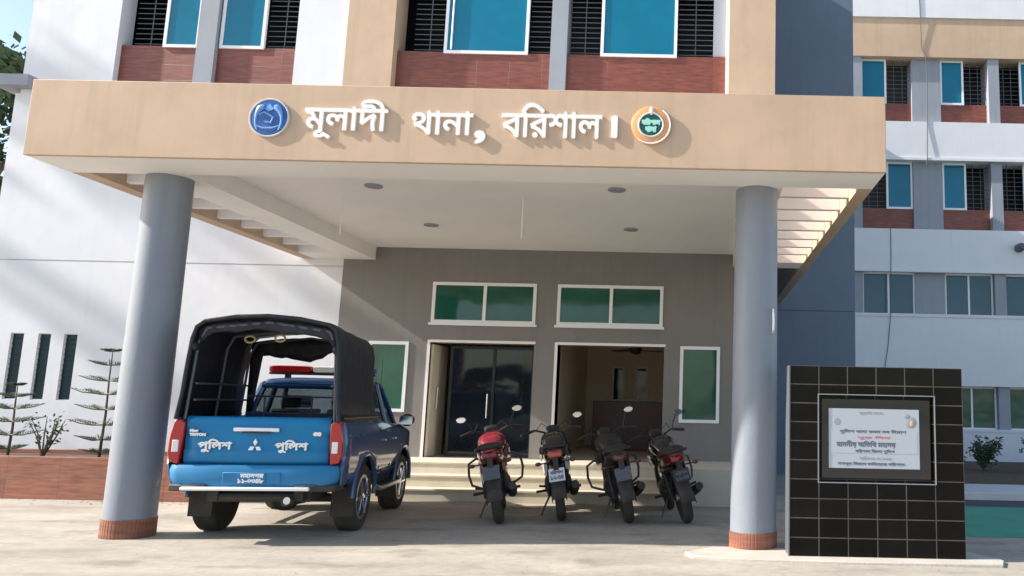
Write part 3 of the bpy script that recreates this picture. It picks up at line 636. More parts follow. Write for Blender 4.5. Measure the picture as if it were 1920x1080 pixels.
# ================================================================== PICKUP
def pickup():
    t = thing('police_pickup', (-4.56, 8.46, 0), 'blue double-cab police pickup with black tarpaulin canopy and red light bar', 'pickup truck')
    t.rotation_euler = (0, 0, R(8)); t.scale = (.93, 1, 1)
    YR_, YF_ = .98, 3.62; WR = .37; K = .68; YFW = 1.5+(YF_-1.5)*K
    def xs(z, y):   # half width of the body side at a height
        b = .905-.10*max(0, (z-.95)/.4)**2-.05*max(0, (.75-z)/.25)**1.5
        if y > 4.0: b -= .22*((y-4.0)/.75)**2
        return b
    def prof():
        p = [(.02, .80), (.02, 1.27), (1.60, 1.27), (1.62, 1.22), (3.25, 1.15), (3.9, 1.07), (4.45, .98), (4.7, .86), (4.72, .52), (YF_+.46/K, .50)]
        p += [(YF_+.46/K*math.cos(R(a)), .40+.44*math.sin(R(a))) for a in range(12, 170, 13)]
        p += [(YF_-.46/K, .46), (YR_+.47, .46)]
        p += [(YR_+.47*math.cos(R(a)), .40+.45*math.sin(R(a))) for a in range(12, 170, 13)]
        p += [(YR_-.47, .58), (.10, .58)]
        return p
    for s in (-1, 1):
        bm = bmesh.new(); vs = [bm.verts.new((0, y, z)) for y, z in prof()]; bm.faces.new(vs)
        for z in (.6, .7, .8, .9, 1.0, 1.06, 1.12, 1.18, 1.23):
            bmesh.ops.bisect_plane(bm, geom=bm.verts[:]+bm.edges[:]+bm.faces[:], plane_co=(0, 0, z), plane_no=(0, 0, 1))
        for y in (.3, .6, 1.0, 1.5, 2.0, 2.6, 3.2, 3.7, 4.1, 4.3, 4.5, 4.62):
            bmesh.ops.bisect_plane(bm, geom=bm.verts[:]+bm.edges[:]+bm.faces[:], plane_co=(0, y, 0), plane_no=(0, 1, 0))
        for v in bm.verts: v.co.x = s*xs(v.co.z, v.co.y)
        me = bpy.data.meshes.new('side_panel'); 
        bmesh.ops.recalc_face_normals(bm, faces=bm.faces); bm.to_mesh(me); bm.free()
        o = bpy.data.objects.new('side_panel', me); COL.objects.link(o); me.materials.append(MATS['truckblue_shade']); o.parent = t
        me.polygons.foreach_set('use_smooth', [True]*len(me.polygons))
        so_ = o.modifiers.new('thick', 'SOLIDIFY'); so_.thickness = .03; so_.offset = 0
        for yc in (YR_, YF_):   # flares
            MB().tube([(s*(xs(.8, yc)+.005), yc+.475/(K if yc > 2 else 1)*math.cos(R(a)), .40+.46*math.sin(R(a))) for a in range(-5, 186, 8)], .032, 8).build('wheel_flare', 'truckblue_shade', o)
        d = MB()
        for y in (1.66, 2.5, 3.28): d.box(s*.908-.004, s*.908+.004, y-.006, y+.006, .58, 1.15)
        d.box(s*.906-.004, s*.906+.004, 1.66, 3.28, .60, .612); d.build('door_gap', 'black', o, smooth=False)
        for y in (1.78, 2.62): MB().tube([(s*.915, y, .99), (s*.935, y+.04, .99), (s*.935, y+.14, .99), (s*.915, y+.18, .99)], .014, 6).build('door_handle', 'chrome', o)
        MB().tube([(s*.93, 1.45, .44), (s*.96, 1.6, .41), (s*.96, 3.0, .41), (s*.93, 3.15, .44)], .032, 10).build('side_step', 'steel', t)
        # wheels
        for yc in (YR_, YFW):
            w = MB().lathe([(.20, -.10), (.27, -.12), (.345, -.125), (.37, -.10), (.372, 0), (.37, .10), (.345, .125), (.27, .12), (.20, .10)], (s*.785, yc, WR), 'x', 40).build('wheel', 'tyre', t)
            r = MB().lathe([(.235, -.09*s), (.235, .075*s), (.255, .115*s), (.22, .118*s), (.205, .07*s), (.06, .085*s), (.03, .10*s)][::1], (s*.785, yc, WR), 'x', 36).build('rim', 'rim', w)
            sp = MB()
            for k in range(6):
                a = 2*PI*k/6; c, q = math.cos(a), math.sin(a)
                sp.tube([(s*(.785+.105), yc+.05*c, WR+.05*q), (s*(.785+.118), yc+.22*c, WR+.22*q)], [.03, .022], 6)
            sp.lathe([(.06, .07*s), (.06, .118*s), (.04, .125*s)], (s*.785, yc, WR), 'x', 20); sp.build('spokes', 'chrome', w)
            MB().box(s*.785-.13, s*.785+.13, yc-.40, yc-.385, .20, .52).build('mud_flap', 'rubber', t)
            MB().lathe([(.46, -.2), (.46, .1)], (s*.72, yc, .42), 'x', 24).build('wheel_well', 'black', t) if 0 else None
        # tail lamp
        tl = MB().prism([(s*.79, .80), (s*.885, .82), (s*.912, .9), (s*.905, 1.1), (s*.872, 1.24), (s*.80, 1.255), (s*.762, 1.22), (s*.768, 1.05)], -.02, .10, 'y').build('tail_lamp', 'redlamp', t, bevel=.014)
        MB().box(min(s*.80, s*.865), max(s*.80, s*.865), -.030, -.012, .92, 1.04).build('reverse_lens', 'whitelamp', tl, bevel=.006)
        # door mirror
        m = MB().ell((s*1.03, 2.98, 1.22), (.11, .06, .085)).build('door_mirror', 'black', t)
        MB().tube([(s*.84, 3.0, 1.12), (s*.95, 2.99, 1.15)], .02, 8).build('arm', 'black', m)
        MB().box(s*1.03-.085, s*1.03+.085, 2.915, 2.922, 1.16, 1.275).build('glass', 'chrome', m, smooth=False)
    MB().lathe([(.085, 0), (.085, .004), (.08, .006)], (.899, .34, 1.02), 'x', 24).build('fuel_door', 'truckblue_shade', t)
    for s in (-1, 1): MB().tube([(s*.865, .06, 1.285), (s*.865, 1.6, 1.285)], .02, 8).build('rail_cap', 'black', t)
    MB().tube([(.62, 3.0, 1.66), (.66, 2.8, 2.05)], .005, 5).build('aerial', 'black', t)
    # bed and tailgate
    bd = MB(); bd.box(-.84, .84, .08, 1.6, .72, .76); bd.box(-.86, .86, 1.56, 1.62, .62, 1.25); bd.box(-.87, -.80, .07, 1.6, .76, 1.265); bd.box(.80, .87, .07, 1.6, .76, 1.265); bd.build('load_bed', 'black', t, smooth=False)
    tg = MB()
    secs = []
    zz = [(.80, .01), (.84, -.012), (.93, -.016), (.95, -.005), (1.05, -.012), (1.10, .0), (1.19, -.012), (1.255, -.018), (1.282, .0), (1.285, .06)]
    xsn = [-.765, -.755, -.6, -.3, 0, .3, .6, .755, .765]
    for z, y in zz:
        for x in xsn: secs.append((x, y+.03*(x/.75)**2+(.02 if abs(x) > .76 else 0), z))
    n = len(xsn)
    tg.add(secs, [(i*n+k, i*n+k+1, (i+1)*n+k+1, (i+1)*n+k) for i in range(len(zz)-1) for k in range(n-1)])
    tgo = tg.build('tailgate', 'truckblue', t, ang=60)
    sm = tgo.modifiers.new('thick', 'SOLIDIFY'); sm.thickness = .05; sm.offset = -1
    MB().box(-.25, .23, -.040, -.01, 1.135, 1.175).build('handle', 'chromewhite', tgo, bevel=.012)
    MB().box(-.15, .15, -.045, -.034, 1.12, 1.134).build('latch', 'black', tgo, smooth=False)
    for a, b in ((-.60, -.26), (.20, .54)): text_build(text_mb('পুিলশ', a, b, .925, 1.05, -.022, -.002, .0045, 34), 'lettering', 'letter', tgo)
    lg = MB()
    for a in (90, 210, 330):
        c = (math.cos(R(a)), math.sin(R(a))); p = (-c[1], c[0]); ctr = (-.01+.042*c[0], .985+.042*c[1])
        lg.prism([(ctr[0]+c[0]*.035, ctr[1]+c[1]*.035), (ctr[0]+p[0]*.022, ctr[1]+p[1]*.022), (ctr[0]-c[0]*.035, ctr[1]-c[1]*.035), (ctr[0]-p[0]*.022, ctr[1]-p[1]*.022)], -.030, -.005, 'y')
    lg.build('badge', 'chromewhite', tgo, smooth=False)
    text_build(text_mb('New', -.70, -.62, 1.125, 1.15, -.018, -.002, .0035, 14), 'badge', 'letter', tgo)
    text_build(text_mb('TRITON', -.70, -.54, 1.085, 1.11, -.018, -.002, .0035, 14), 'badge', 'letter', tgo)
    text_build(text_mb('4WD', .59, .67, 1.10, 1.135, -.018, .0, .005, 14), 'badge', 'letter', tgo)
    # bumper
    bp = MB(); 
    for (x0, x1, zb) in ((-.90, -.48, .60), (-.48, .48, .60), (.48, .90, .60)): bp.box(x0+.001, x1-.001, -.015, .35, zb, .795)
    lv = [(.555, .80, -.02), (.60, .85, -.045), (.66, .885, -.052), (.74, .90, -.045), (.79, .895, -.02), (.80, .885, .03)]; V = []
    for z, hw, y in lv: V += [(-hw, .36, z), (-hw, .08, z), (-hw+.03, y+.04, z), (-hw+.12, y, z), (-.3, y-.008, z), (.3, y-.008, z), (hw-.12, y, z), (hw-.03, y+.04, z), (hw, .08, z), (hw, .36, z)]
    bpo = MB().add(V, [(i*10+k, i*10+(k+1) % 10, (i+1)*10+(k+1) % 10, (i+1)*10+k) for i in range(5) for k in range(10)]+[tuple(range(10))[::-1], tuple(range(50, 60))]).build('bumper', 'truckblue', t, ang=50)
    MB().prism([(-.90, .2), (-.86, -.02), (-.6, -.068), (-.45, -.068), (-.45, .2)], .53, .60, 'z').build('bumper_corner', 'black', bpo, bevel=.015)
    MB().prism([(.90, .2), (.86, -.02), (.6, -.068), (.45, -.068), (.45, .2)], .53, .60, 'z').build('bumper_corner', 'black', bpo, bevel=.015)
    MB().box(-.70, .62, -.115, -.055, .545, .580).build('chrome_bar', 'chromewhite', bpo, bevel=.012)
    MB().box(-.30, .30, -.066, -.05, .61, .725).build('plate_holder', 'truckblue', bpo, bevel=.008)
    lp = MB().box(-.14, .15, -.077, -.066, .612, .722).build('number_plate', 'truckblue', bpo, bevel=.004)
    text_build(text_mb('মহানগর', -.11, .13, .672, .712, -.081, -.076, .003, 16), 'plate_text', 'letter', lp)
    text_build(text_mb('১১-০৩৪৮', -.13, .13, .622, .660, -.081, -.076, .003, 16), 'plate_text', 'letter', lp)
    # chassis
    ch = MB(); ch.tube([(-.7, YR_, .36), (.7, YR_, .36)], .05, 10); ch.ell((.0, YR_, .36), (.17, .16, .15))
    ch.box(-.5, -.4, .1, 4.2, .42, .54); ch.box(.4, .5, .1, 4.2, .42, .54); ch.tube([(-.45, .15, .46), (.45, .15, .46)], .04); ch.tube([(.35, .0, .42), (.38, .5, .40), (.3, 1.4, .44)], .045, 10); ch.tube([(-.7, YF_, .38), (.7, YF_, .38)], .05)
    ch.box(-.55, .55, .2, .75, .40, .56); ch.box(-.80, .80, 1.6, 4.4, .46, .60); ch.box(-.80, .80, 3.15, 4.6, .6, .9); ch.build('chassis', 'black', t, smooth=False)
    MB().tube([(.38, -.04, .44), (.38, .10, .43)], .038, 12).build('exhaust', 'steel', t)
    # cab
    hz = 1.69
    fl = MB(); rf = [(1.72, 0), (1.86, .055), (2.3, .06), (2.7, .05), (2.86, .0)]
    V = []; F = []
    for i, (y, dz) in enumerate(rf):
        for x in (-.64, -.6, -.3, 0, .3, .6, .64): V.append((x, y, hz-.05+dz-.03*(abs(x)/.64)**4))
    for i in range(4):
        for k in range(6): F.append((i*7+k, i*7+k+1, (i+1)*7+k+1, (i+1)*7+k))
    ro = fl.add(V, F).build('cab_roof', 'truckblue_shade', t, ang=60); m_ = ro.modifiers.new('thick', 'SOLIDIFY'); m_.thickness = .05; m_.offset = 1
    pil = MB()
    for s in (-1, 1):
        pil.tube([(s*.80, 1.64, 1.20), (s*.655, 1.76, hz-.04)], .055, 8); pil.tube([(s*.81, 2.48, 1.18), (s*.66, 2.40, hz-.01)], .035, 8)
        pil.tube([(s*.80, 3.42, 1.10), (s*.75, 3.2, 1.3), (s*.64, 2.84, hz-.03)], .034, 8); pil.tube([(s*.655, 1.76, hz-.03), (s*.65, 2.3, hz+.01), (s*.64, 2.84, hz-.03)], .03, 8)
    pil.box(-.80, .80, 1.60, 1.66, 1.1, 1.30); pil.tube([(-.66, 1.72, hz-.05), (.66, 1.72, hz-.05)], .04); pil.build('pillars', 'truckblue_shade', t, bevel=0)
    def pane(name, a, b, c, d, th=(0, 0, .006)):
        v = [Vector(p) for p in (a, b, c, d)]; nn = (v[1]-v[0]).cross(v[3]-v[0]).normalized()*.003
        MB().add([p-nn for p in v]+[p+nn for p in v], [(3, 2, 1, 0), (4, 5, 6, 7), (0, 1, 5, 4), (1, 2, 6, 5), (2, 3, 7, 6), (3, 0, 4, 7)]).build(name, 'cabglass', t, smooth=False)
    pane('rear_window', (-.74, 1.66, 1.28), (.74, 1.66, 1.28), (.62, 1.73, hz-.07), (-.62, 1.73, hz-.07))
    pane('windscreen', (-.76, 3.42, 1.12), (.76, 3.42, 1.12), (.62, 2.86, hz-.04), (-.62, 2.86, hz-.04))
    for s in (-1, 1):
        pane('side_window', (s*.79, 1.72, 1.2), (s*.80, 2.45, 1.18), (s*.66, 2.38, hz-.03), (s*.66, 1.80, hz-.04)); pane('side_window', (s*.80, 2.50, 1.18), (s*.79, 3.36, 1.13), (s*.66, 2.84, hz-.05), (s*.66, 2.42, hz-.03))
    hd = MB(); V = []; F = []; rows_ = [(3.3, 1.13), (3.7, 1.11), (4.1, 1.06), (4.4, .99), (4.62, .90), (4.70, .75), (4.70, .52)]; cx_ = (-1, -.8, -.4, 0, .4, .8, 1)
    for (y, z) in rows_:
        for c in cx_: V.append((c*(xs(min(z, .95), y)-.01), y-.08*abs(c)**3 if y > 4.3 else y, z-.05*abs(c)**3))
    for i in range(len(rows_)-1):
        for k in range(6): F.append((i*7+k, i*7+k+1, (i+1)*7+k+1, (i+1)*7+k))
    hd.add(V, F).build('bonnet', 'truckblue_shade', t, ang=60)
    st = MB()
    for x in (-.36, .36):
        for y in (2.0, 2.7): st.box(x-.24, x+.24, y-.06, y+.06, .8, 1.35); st.box(x-.12, x+.12, y-.04, y+.04, 1.36, 1.52)
    st.box(-.7, .7, 3.0, 3.3, .9, 1.14); st.build('seats', 'seat', t, bevel=.03)
    # tarpaulin over bed
    def ring(y, k=0):
        sag = noise.noise(Vector((y*3, 2, 0)))*.02
        pts = [(-.885, 1.25), (-.865, 1.5), (-.845, 1.8), (-.82, 2.08), (-.785, 2.205), (-.70, 2.265), (-.36, 2.32+sag), (0, 2.34+sag), (.36, 2.32+sag), (.70, 2.265), (.785, 2.205), (.82, 2.08), (.845, 1.8), (.865, 1.5), (.885, 1.25)]
        return [(x*(.945+.045*max(0, (1.5-z)/.25)*.4), y+.02*noise.noise(Vector((x*4, z*3, y))), z-.055*y+.0*k) for x, z in pts]
    T = MB(); V = []; ys = [-.03, .02, .15, .35, .55, .8, 1.0, 1.25, 1.42]; n = 15
    for y in ys:
        for (x, yy, z) in ring(y):
            dx = .022*noise.noise(Vector((y*4, z*3, x))); V.append((x+dx*(1 if abs(x) > .7 else 0), yy, z+.02*noise.noise(Vector((x*5, y*5, 1)))*(1 if abs(x) < .75 else 0)))
    T.add(V, [(i*n+k, i*n+k+1, (i+1)*n+k+1, (i+1)*n+k) for i in range(len(ys)-1) for k in range(n-1)])
    to = T.build('tarpaulin', 'tarp', t, ang=50); m_ = to.modifiers.new('thick', 'SOLIDIFY'); m_.thickness = .022; m_.offset = 1
    ed = MB(); ed.tube([(x, -.035, z) for x, y, z in ring(-.03)], .022, 7); ed.build('hem', 'tarp', to)
    # gathered flaps: rear valance, front valance with ragged edge, rolled side curtains
    def curtain(name, y, xr, ztop, zbot):
        V = []; nx = len(xr)
        for i, x in enumerate(xr):
            for k in range(4):
                q = k/3; V.append((x, y+.018*math.sin(x*38+q*3), ztop(x)*(1-q)+zbot[i]*q))
        o = MB().add(V, [(i*4+k, (i+1)*4+k, (i+1)*4+k+1, i*4+k+1) for i in range(nx-1) for k in range(3)]).build(name, 'tarp', to, ang=70)
        m2 = o.modifiers.new('thick', 'SOLIDIFY'); m2.thickness = .012
    zt = lambda x: 2.32-.13*abs(x)**2-.02
    X_ = [-.73+.073*i for i in range(21)]
    curtain('front_flap', 1.39, X_, lambda x: zt(x)-.085, [1.30, 1.32, 1.98, 1.99, 1.97, 1.96, 1.97, 1.95, 1.94, 1.93, 1.92, 1.95, 1.97, 2.02, 2.06, 2.07, 2.03, 2.0, 1.98, 1.3, 1.28])
    curtain('rear_flap', .02, X_, zt, [2.02, 2.10, 2.15, 2.16, 2.17, 2.16, 2.17, 2.19, 2.2, 2.2, 2.19, 2.18, 2.18, 2.17, 2.15, 2.16, 2.15, 2.14, 2.12, 2.1, 2.0])
    fr = MB()
    for y in (.03, .72, 1.36):
        for s in (-1, 1): fr.tube([(s*.79, y, 1.25), (s*.735, y, 2.05-.05*y), (s*.66, y, 2.20-.05*y)], .016, 6)
        fr.tube([(-.66, y, 2.20-.05*y), (0, y, 2.28-.05*y), (.66, y, 2.20-.05*y)], .016, 6)
    for s in (-1, 1):
        for z in (1.45, 1.62): fr.tube([(s*.72, .05, z), (s*.72, 1.36, z)], .013, 6)
    for z in (1.30, 1.50): fr.tube([(-.72, 1.36, z), (.72, 1.36, z)], .012, 6)
    for x in (-.5, .08): fr.tube([(x, 1.36, 1.25), (x, 1.36, 1.50)], .010, 6)
    fr.build('canopy_frame', 'grille', t)
    for x, z in ((-.31, 2.11), (.02, 2.13)): MB().tube([(x+.055*math.cos(R(a)), .30, z+.035*math.sin(R(a))) for a in range(0, 360, 20)], .012, 6, closed=True).build('cabin_lamp', 'lampring', t)
    for s in (-1, 1): MB().ell((s*.75, .0, 2.0), (.04, .05, .05)).build('rolled_strap', 'tarp', to)
    bn = MB(); 
    for s in (-1, 1): bn.box(min(s*.50, s*.79), max(s*.50, s*.79), .15, 1.5, 1.1, 1.15); 
    bn.build('bench', 'grille', t, bevel=.01)
    # light bar
    lb = MB().box(-.68, .68, 2.02, 2.20, 1.78, 1.815).build('light_bar', 'black', t, bevel=.01)
    MB().loft([(2.0, -.40, 1.85, .27, .035), (2.03, -.40, 1.85, .285, .045), (2.19, -.40, 1.85, .285, .045), (2.22, -.40, 1.85, .27, .035)][:], 20, 5).build('red_lens', 'redlamp', lb)
    MB().loft([(2.0, .035, 1.85, .145, .032), (2.03, .035, 1.85, .148, .042), (2.19, .035, 1.85, .148, .042), (2.22, .035, 1.85, .145, .032)], 20, 5).build('clear_lens', 'whitelamp', lb)
    MB().loft([(2.0, .44, 1.85, .25, .035), (2.03, .44, 1.85, .255, .045), (2.19, .44, 1.85, .255, .045), (2.22, .44, 1.85, .25, .035)], 20, 5).build('blue_lens', 'bluelamp', lb)
    lf = MB()
    for x in (-.45, .45): lf.box(x-.03, x+.03, 2.06, 2.16, 1.69, 1.78)
    lf.build('foot', 'black', lb, smooth=False)
    for o in t.children_recursive:
        if o.name.split('.')[0] in ('wheel', 'rim', 'spokes', 'mud_flap'): continue
        for v in o.data.vertices:
            if v.co.y > 1.5: v.co.y = 1.5+(v.co.y-1.5)*K
    return t
for tn in ('truckblue', 'truckblue_shade', 'tyre', 'black', 'rubber'):   # road dust that has settled on the lower body and tyres
    n = MATS[tn].node_tree.nodes; l = MATS[tn].node_tree.links; b = n['Principled BSDF']; g = n.new('ShaderNodeNewGeometry'); sp = n.new('ShaderNodeSeparateXYZ'); l.new(g.outputs['Position'], sp.inputs[0])
    mr = n.new('ShaderNodeMapRange'); mr.inputs[1].default_value = 1.15; mr.inputs[2].default_value = .2; mr.inputs[3].default_value = .04; mr.inputs[4].default_value = .42; l.new(sp.outputs[2], mr.inputs[0])
    a = n.new('ShaderNodeTexNoise'); a.inputs['Scale'].default_value = 7; a.inputs['Detail'].default_value = 8; a.inputs['Roughness'].default_value = .7; l.new(g.outputs['Position'], a.inputs[0])
    ml = n.new('ShaderNodeMath'); ml.operation = 'MULTIPLY'; l.new(mr.outputs[0], ml.inputs[0]); l.new(a.outputs[0], ml.inputs[1])
    mx = n.new('ShaderNodeMix'); mx.data_type = 'RGBA'; l.new(ml.outputs[0], mx.inputs[0]); mx.inputs[7].default_value = (.20, .165, .125, 1)
    src = b.inputs['Base Color']
    if src.is_linked: l.new(src.links[0].from_socket, mx.inputs[6])
    else: mx.inputs[6].default_value = src.default_value[:]
    l.new(mx.outputs[2], b.inputs['Base Color'])
    m2 = n.new('ShaderNodeMath'); m2.operation = 'MULTIPLY_ADD'; m2.inputs[1].default_value = 1.6; m2.inputs[2].default_value = b.inputs['Roughness'].default_value; m2.use_clamp = True
    l.new(ml.outputs[0], m2.inputs[0]); l.new(m2.outputs[0], b.inputs['Roughness'])
def thin_glass(name, tint, mixf):
    m = bpy.data.materials.new(name); m.use_nodes = True; n = m.node_tree.nodes; l = m.node_tree.links
    b = n['Principled BSDF']; b.inputs['Base Color'].default_value = (.01, .012, .015, 1); b.inputs['Roughness'].default_value = .03
    tr = n.new('ShaderNodeBsdfTransparent'); tr.inputs[0].default_value = (*tint, 1); mx = n.new('ShaderNodeMixShader'); mx.inputs[0].default_value = mixf
    l.new(tr.outputs[0], mx.inputs[1]); l.new(b.outputs[0], mx.inputs[2]); l.new(mx.outputs[0], n['Material Output'].inputs['Surface']); MATS[name] = m
thin_glass('cabglass', (.75, .8, .82), .25)
mat('lampring', (.42, .38, .2), .4)
pickup()

# ================================================================== MOTORCYCLES
def motorcycle(loc, yaw, lean, label, body, tail, plate, lens='redlamp', side=None, mirrors=(1, 1), plate_z=.60, steer=0, guard=(1, 1), extra=None, flap=0):
    t = thing('motorcycle', loc, label, 'motorcycle', 'motorcycles parked before the steps'); t.rotation_euler = (0, R(-lean), R(yaw)); t.scale = (1.1, 1.1, 1.1)
    for y, rad, wd, nm in ((0, .31, .054, 'rear'), (1.26, .305, .044, 'front')):
        w = MB().lathe([(rad-.085, -wd*.6), (rad-.06, -wd), (rad-.025, -wd*.98), (rad-.004, -wd*.5), (rad, 0), (rad-.004, wd*.5), (rad-.025, wd*.98), (rad-.06, wd), (rad-.085, wd*.6)], (0, y, rad), 'x', 36).build('wheel', 'tyre', t)
        r = MB(); r.tube([(0, y+(rad-.085)*math.cos(R(a)), rad+(rad-.085)*math.sin(R(a))) for a in range(0, 360, 15)], .02, 6, closed=True)
        for k in range(5):
            a = 2*PI*k/5; r.tube([(.01, y+.03*math.cos(a), rad+.03*math.sin(a)), (.012, y+(rad-.09)*math.cos(a+.1), rad+(rad-.09)*math.sin(a+.1))], [.018, .012], 6)
        r.lathe([(.05, -.07), (.055, -.02), (.055, .02), (.05, .07)], (0, y, rad), 'x', 16); r.build('rim', 'rim', w)
    f = MB(); 
    for s in (-1, 1):
        f.tube([(s*.10, 0, .31), (s*.11, .25, .33), (s*.09, .45, .38)], .02, 8); f.tube([(s*.115, .02, .33), (s*.12, .20, .68)], .022, 8)
        f.tube([(s*.09, -.12, .72), (s*.11, .3, .68), (s*.10, .45, .45), (s*.10, .75, .30)], .014, 6)
        f.tube([(s*.07, .95, .90), (s*.10, .85, .6), (s*.10, .75, .30)], .014, 6)
    f.build('frame', 'black', t)
    fk = MB()
    for s in (-1, 1): fk.tube([(s*.085, 1.26, .31), (s*.085, 1.15, .58)], .026, 8); fk.tube([(s*.085, 1.15, .58), (s*.085, .99, .96)], .018, 8)
    fk.box(-.11, .11, .96, 1.03, .88, .91); fk.build('fork', 'engine', t)
    en = MB(); en.loft([(.42, 0, .36, .13, .10), (.5, 0, .37, .17, .13), (.7, 0, .37, .17, .13), (.80, 0, .36, .12, .1)], 14, 3)
    for k in range(7): en.box(-.095, .095, .62, .80, .49+.028*k, .505+.028*k)
    en.box(-.06, .06, .64, .78, .48, .70); en.build('engine', 'engine', t)
    ex = MB(); ex.tube([(.09, .80, .55), (.13, .9, .42), (.15, .75, .24), (.16, .4, .24)], .02, 8)
    ex.build('exhaust', 'engine', t); MB().tube([(.16, .42, .25), (.175, .30, .28), (.19, -.02, .36), (.195, -.22, .41)], [.03, .052, .055, .045], 12).build('muffler', 'black', t)
    # rear mudguard, hanging low behind the wheel
    g = MB(); A = [(.355*math.cos(R(a)), .31+.355*math.sin(R(a))) for a in range(165, 40, -12)]
    A = [(-.42-.03, .30-.02*flap)]+[(-.40, .42)]+A
    V = []
    for (y, z) in A:
        for x in (-.085, -.07, 0, .07, .085): V.append((x, y, z+(.0 if abs(x) < .08 else -.03)))
    n = 5; go = g.add(V, [(i*n+k, i*n+k+1, (i+1)*n+k+1, (i+1)*n+k) for i in range(len(A)-1) for k in range(n-1)]).build('mudguard', 'black', t, ang=60)
    so_ = go.modifiers.new('thick', 'SOLIDIFY'); so_.thickness = .008
    # tail cowl, lamp, plate, grab rail
    MB().loft([(-.33, 0, .80, .055, .030), (-.25, 0, .795, .10, .065), (-.08, 0, .775, .135, .085), (.2, 0, .72, .14, .10), (.42, 0, .68, .11, .09)], 16, 2.6).build('tail_cowl', tail, t)
    lp = MB().loft([(-.375, 0, .785, .04, .02), (-.36, 0, .785, .075, .038), (-.30, 0, .79, .09, .045)], 14, 3).build('tail_lamp', lens, t)
    pp = MB().box(-.09, .09, -.006, .006, -.075, .075).build('number_plate', plate, t, bevel=.004); pp.location = (0, -.385, plate_z); pp.rotation_euler = (R(-18), 0, 0)
    text_build(text_mb('বিরশাল', -.07, .07, .01, .055, -.010, -.005, .002, 12), 'plate_text', 'inkdark', pp)
    text_build(text_mb('১২-৩৪', -.07, .07, -.055, -.01, -.010, -.005, .002, 12), 'plate_text', 'inkdark', pp)
    MB().box(-.03, .03, -.375, -.30, plate_z-.02, .76).build('plate_bracket', 'black', t)
    gr = MB(); gr.tube([(-.13, .12, .82), (-.15, -.18, .86), (-.11, -.36, .875), (0, -.39, .88), (.11, -.36, .875), (.15, -.18, .86), (.13, .12, .82)], .014, 8); gr.build('grab_rail', 'black', t)
    for s in (-1, 1):
        d = MB().tube([(s*.07, -.30, .70), (s*.17, -.32, .70)], .009, 6).build('indicator', 'black', t); MB().ell((s*.195, -.325, .70), (.035, .03, .022)).build('lens', 'amber', d)
    # seat and tank
    MB().loft([(-.24, 0, .865, .07, .02), (-.18, 0, .87, .12, .04), (.05, 0, .86, .14, .05), (.22, 0, .835, .14, .05), (.30, 0, .80, .135, .045), (.52, 0, .79, .12, .04), (.60, 0, .80, .08, .03)], 16, 2.6).build('seat', 'seat', t)
    MB().loft([(.48, 0, .80, .08, .05), (.55, 0, .84, .12, .09), (.72, 0, .88, .165, .115), (.88, 0, .90, .16, .115), (.98, 0, .90, .09, .08)], 18, 2.5).build('fuel_tank', body, t)
    for s in (-1, 1):
        MB().loft([(.12, s*.125, .62, .02, .06), (.25, s*.14, .62, .025, .10), (.45, s*.13, .60, .02, .07)], 12, 2.4).build('side_panel', side or body, t)
        MB().loft([(.70, s*.15, .72, .02, .05), (.85, s*.175, .74, .025, .09), (1.02, s*.15, .80, .015, .05)], 12, 2.4).build('tank_shroud', body, t)
    # front
    V = []; A = [(1.26+.345*math.cos(R(a)), .305+.345*math.sin(R(a))) for a in range(150, 15, -12)]; g = MB()
    for (y, z) in A:
        for x in (-.07, -.05, 0, .05, .07): V.append((x, y, z+(0 if abs(x) < .06 else -.03)))
    o = g.add(V, [(i*n+k, i*n+k+1, (i+1)*n+k+1, (i+1)*n+k) for i in range(len(A)-1) for k in range(n-1)]).build('front_mudguard', body, t, ang=60); s2 = o.modifiers.new('thick', 'SOLIDIFY'); s2.thickness = .008
    MB().loft([(1.02, 0, .93, .08, .07), (1.10, 0, .92, .11, .095), (1.19, 0, .90, .10, .085), (1.22, 0, .90, .05, .05)], 16, 2.3).build('headlight', 'blackgloss', t)
    MB().loft([(.99, 0, 1.02, .07, .03), (1.05, 0, 1.04, .09, .045), (1.10, 0, 1.03, .06, .03)], 12, 2.5).build('instrument', 'black', t)
    cs, sn = math.cos(R(steer)), math.sin(R(steer))
    def S(x, y, z): return (x*cs-(y-1.0)*sn, 1.0+x*sn+(y-1.0)*cs, z)
    hb = MB().tube([S(-.37, .80, 1.01), S(-.22, .90, 1.045), S(-.08, .98, .99), S(.08, .98, .99), S(.22, .90, 1.045), S(.37, .80, 1.01)], .013, 8).build('handlebar', 'black', t)
    for s in (-1, 1):
        MB().tube([S(s*.255, .875, 1.035), S(s*.38, .793, 1.008)], .019, 10).build('grip', 'rubber', hb)
        MB().tube([S(s*.22, .93, 1.03), S(s*.36, .90, 1.0)], .007, 6).build('lever', 'steel', hb)
    for s, mz in zip((-1, 1), mirrors):
        if not mz: continue
        mo = MB().tube([S(s*.23, .91, 1.05), S(s*.26, .92, 1.13), S(s*.31, .92, 1.13+.09*mz)], .008, 6).build('mirror', 'black', t)
        c = S(s*.345, .91, 1.15+.09*mz); MB().ell((c[0], c[1]+.012, c[2]), (.064, .02, .04)).build('housing', 'black', mo)
        e = MB().lathe([(.0, -.014), (.9, -.014), (1, -.006), (1, .004)], (0, 0, 0), 'y', 24); e.v = [(c[0]+v[0]*.058, c[1]+v[1], c[2]+v[2]*.034-.0*v[1]) for v in e.v]
        e.build('glass', 'mirror', mo)
    cb = MB()
    for s in (-1, 1): cb.tube([S(s*.20, .93, 1.04), S(s*.15, 1.08, 1.12), S(s*.06, 1.14, 1.04), S(s*.04, 1.10, .90)], .005, 5)
    cb.build('control_cables', 'black', t)
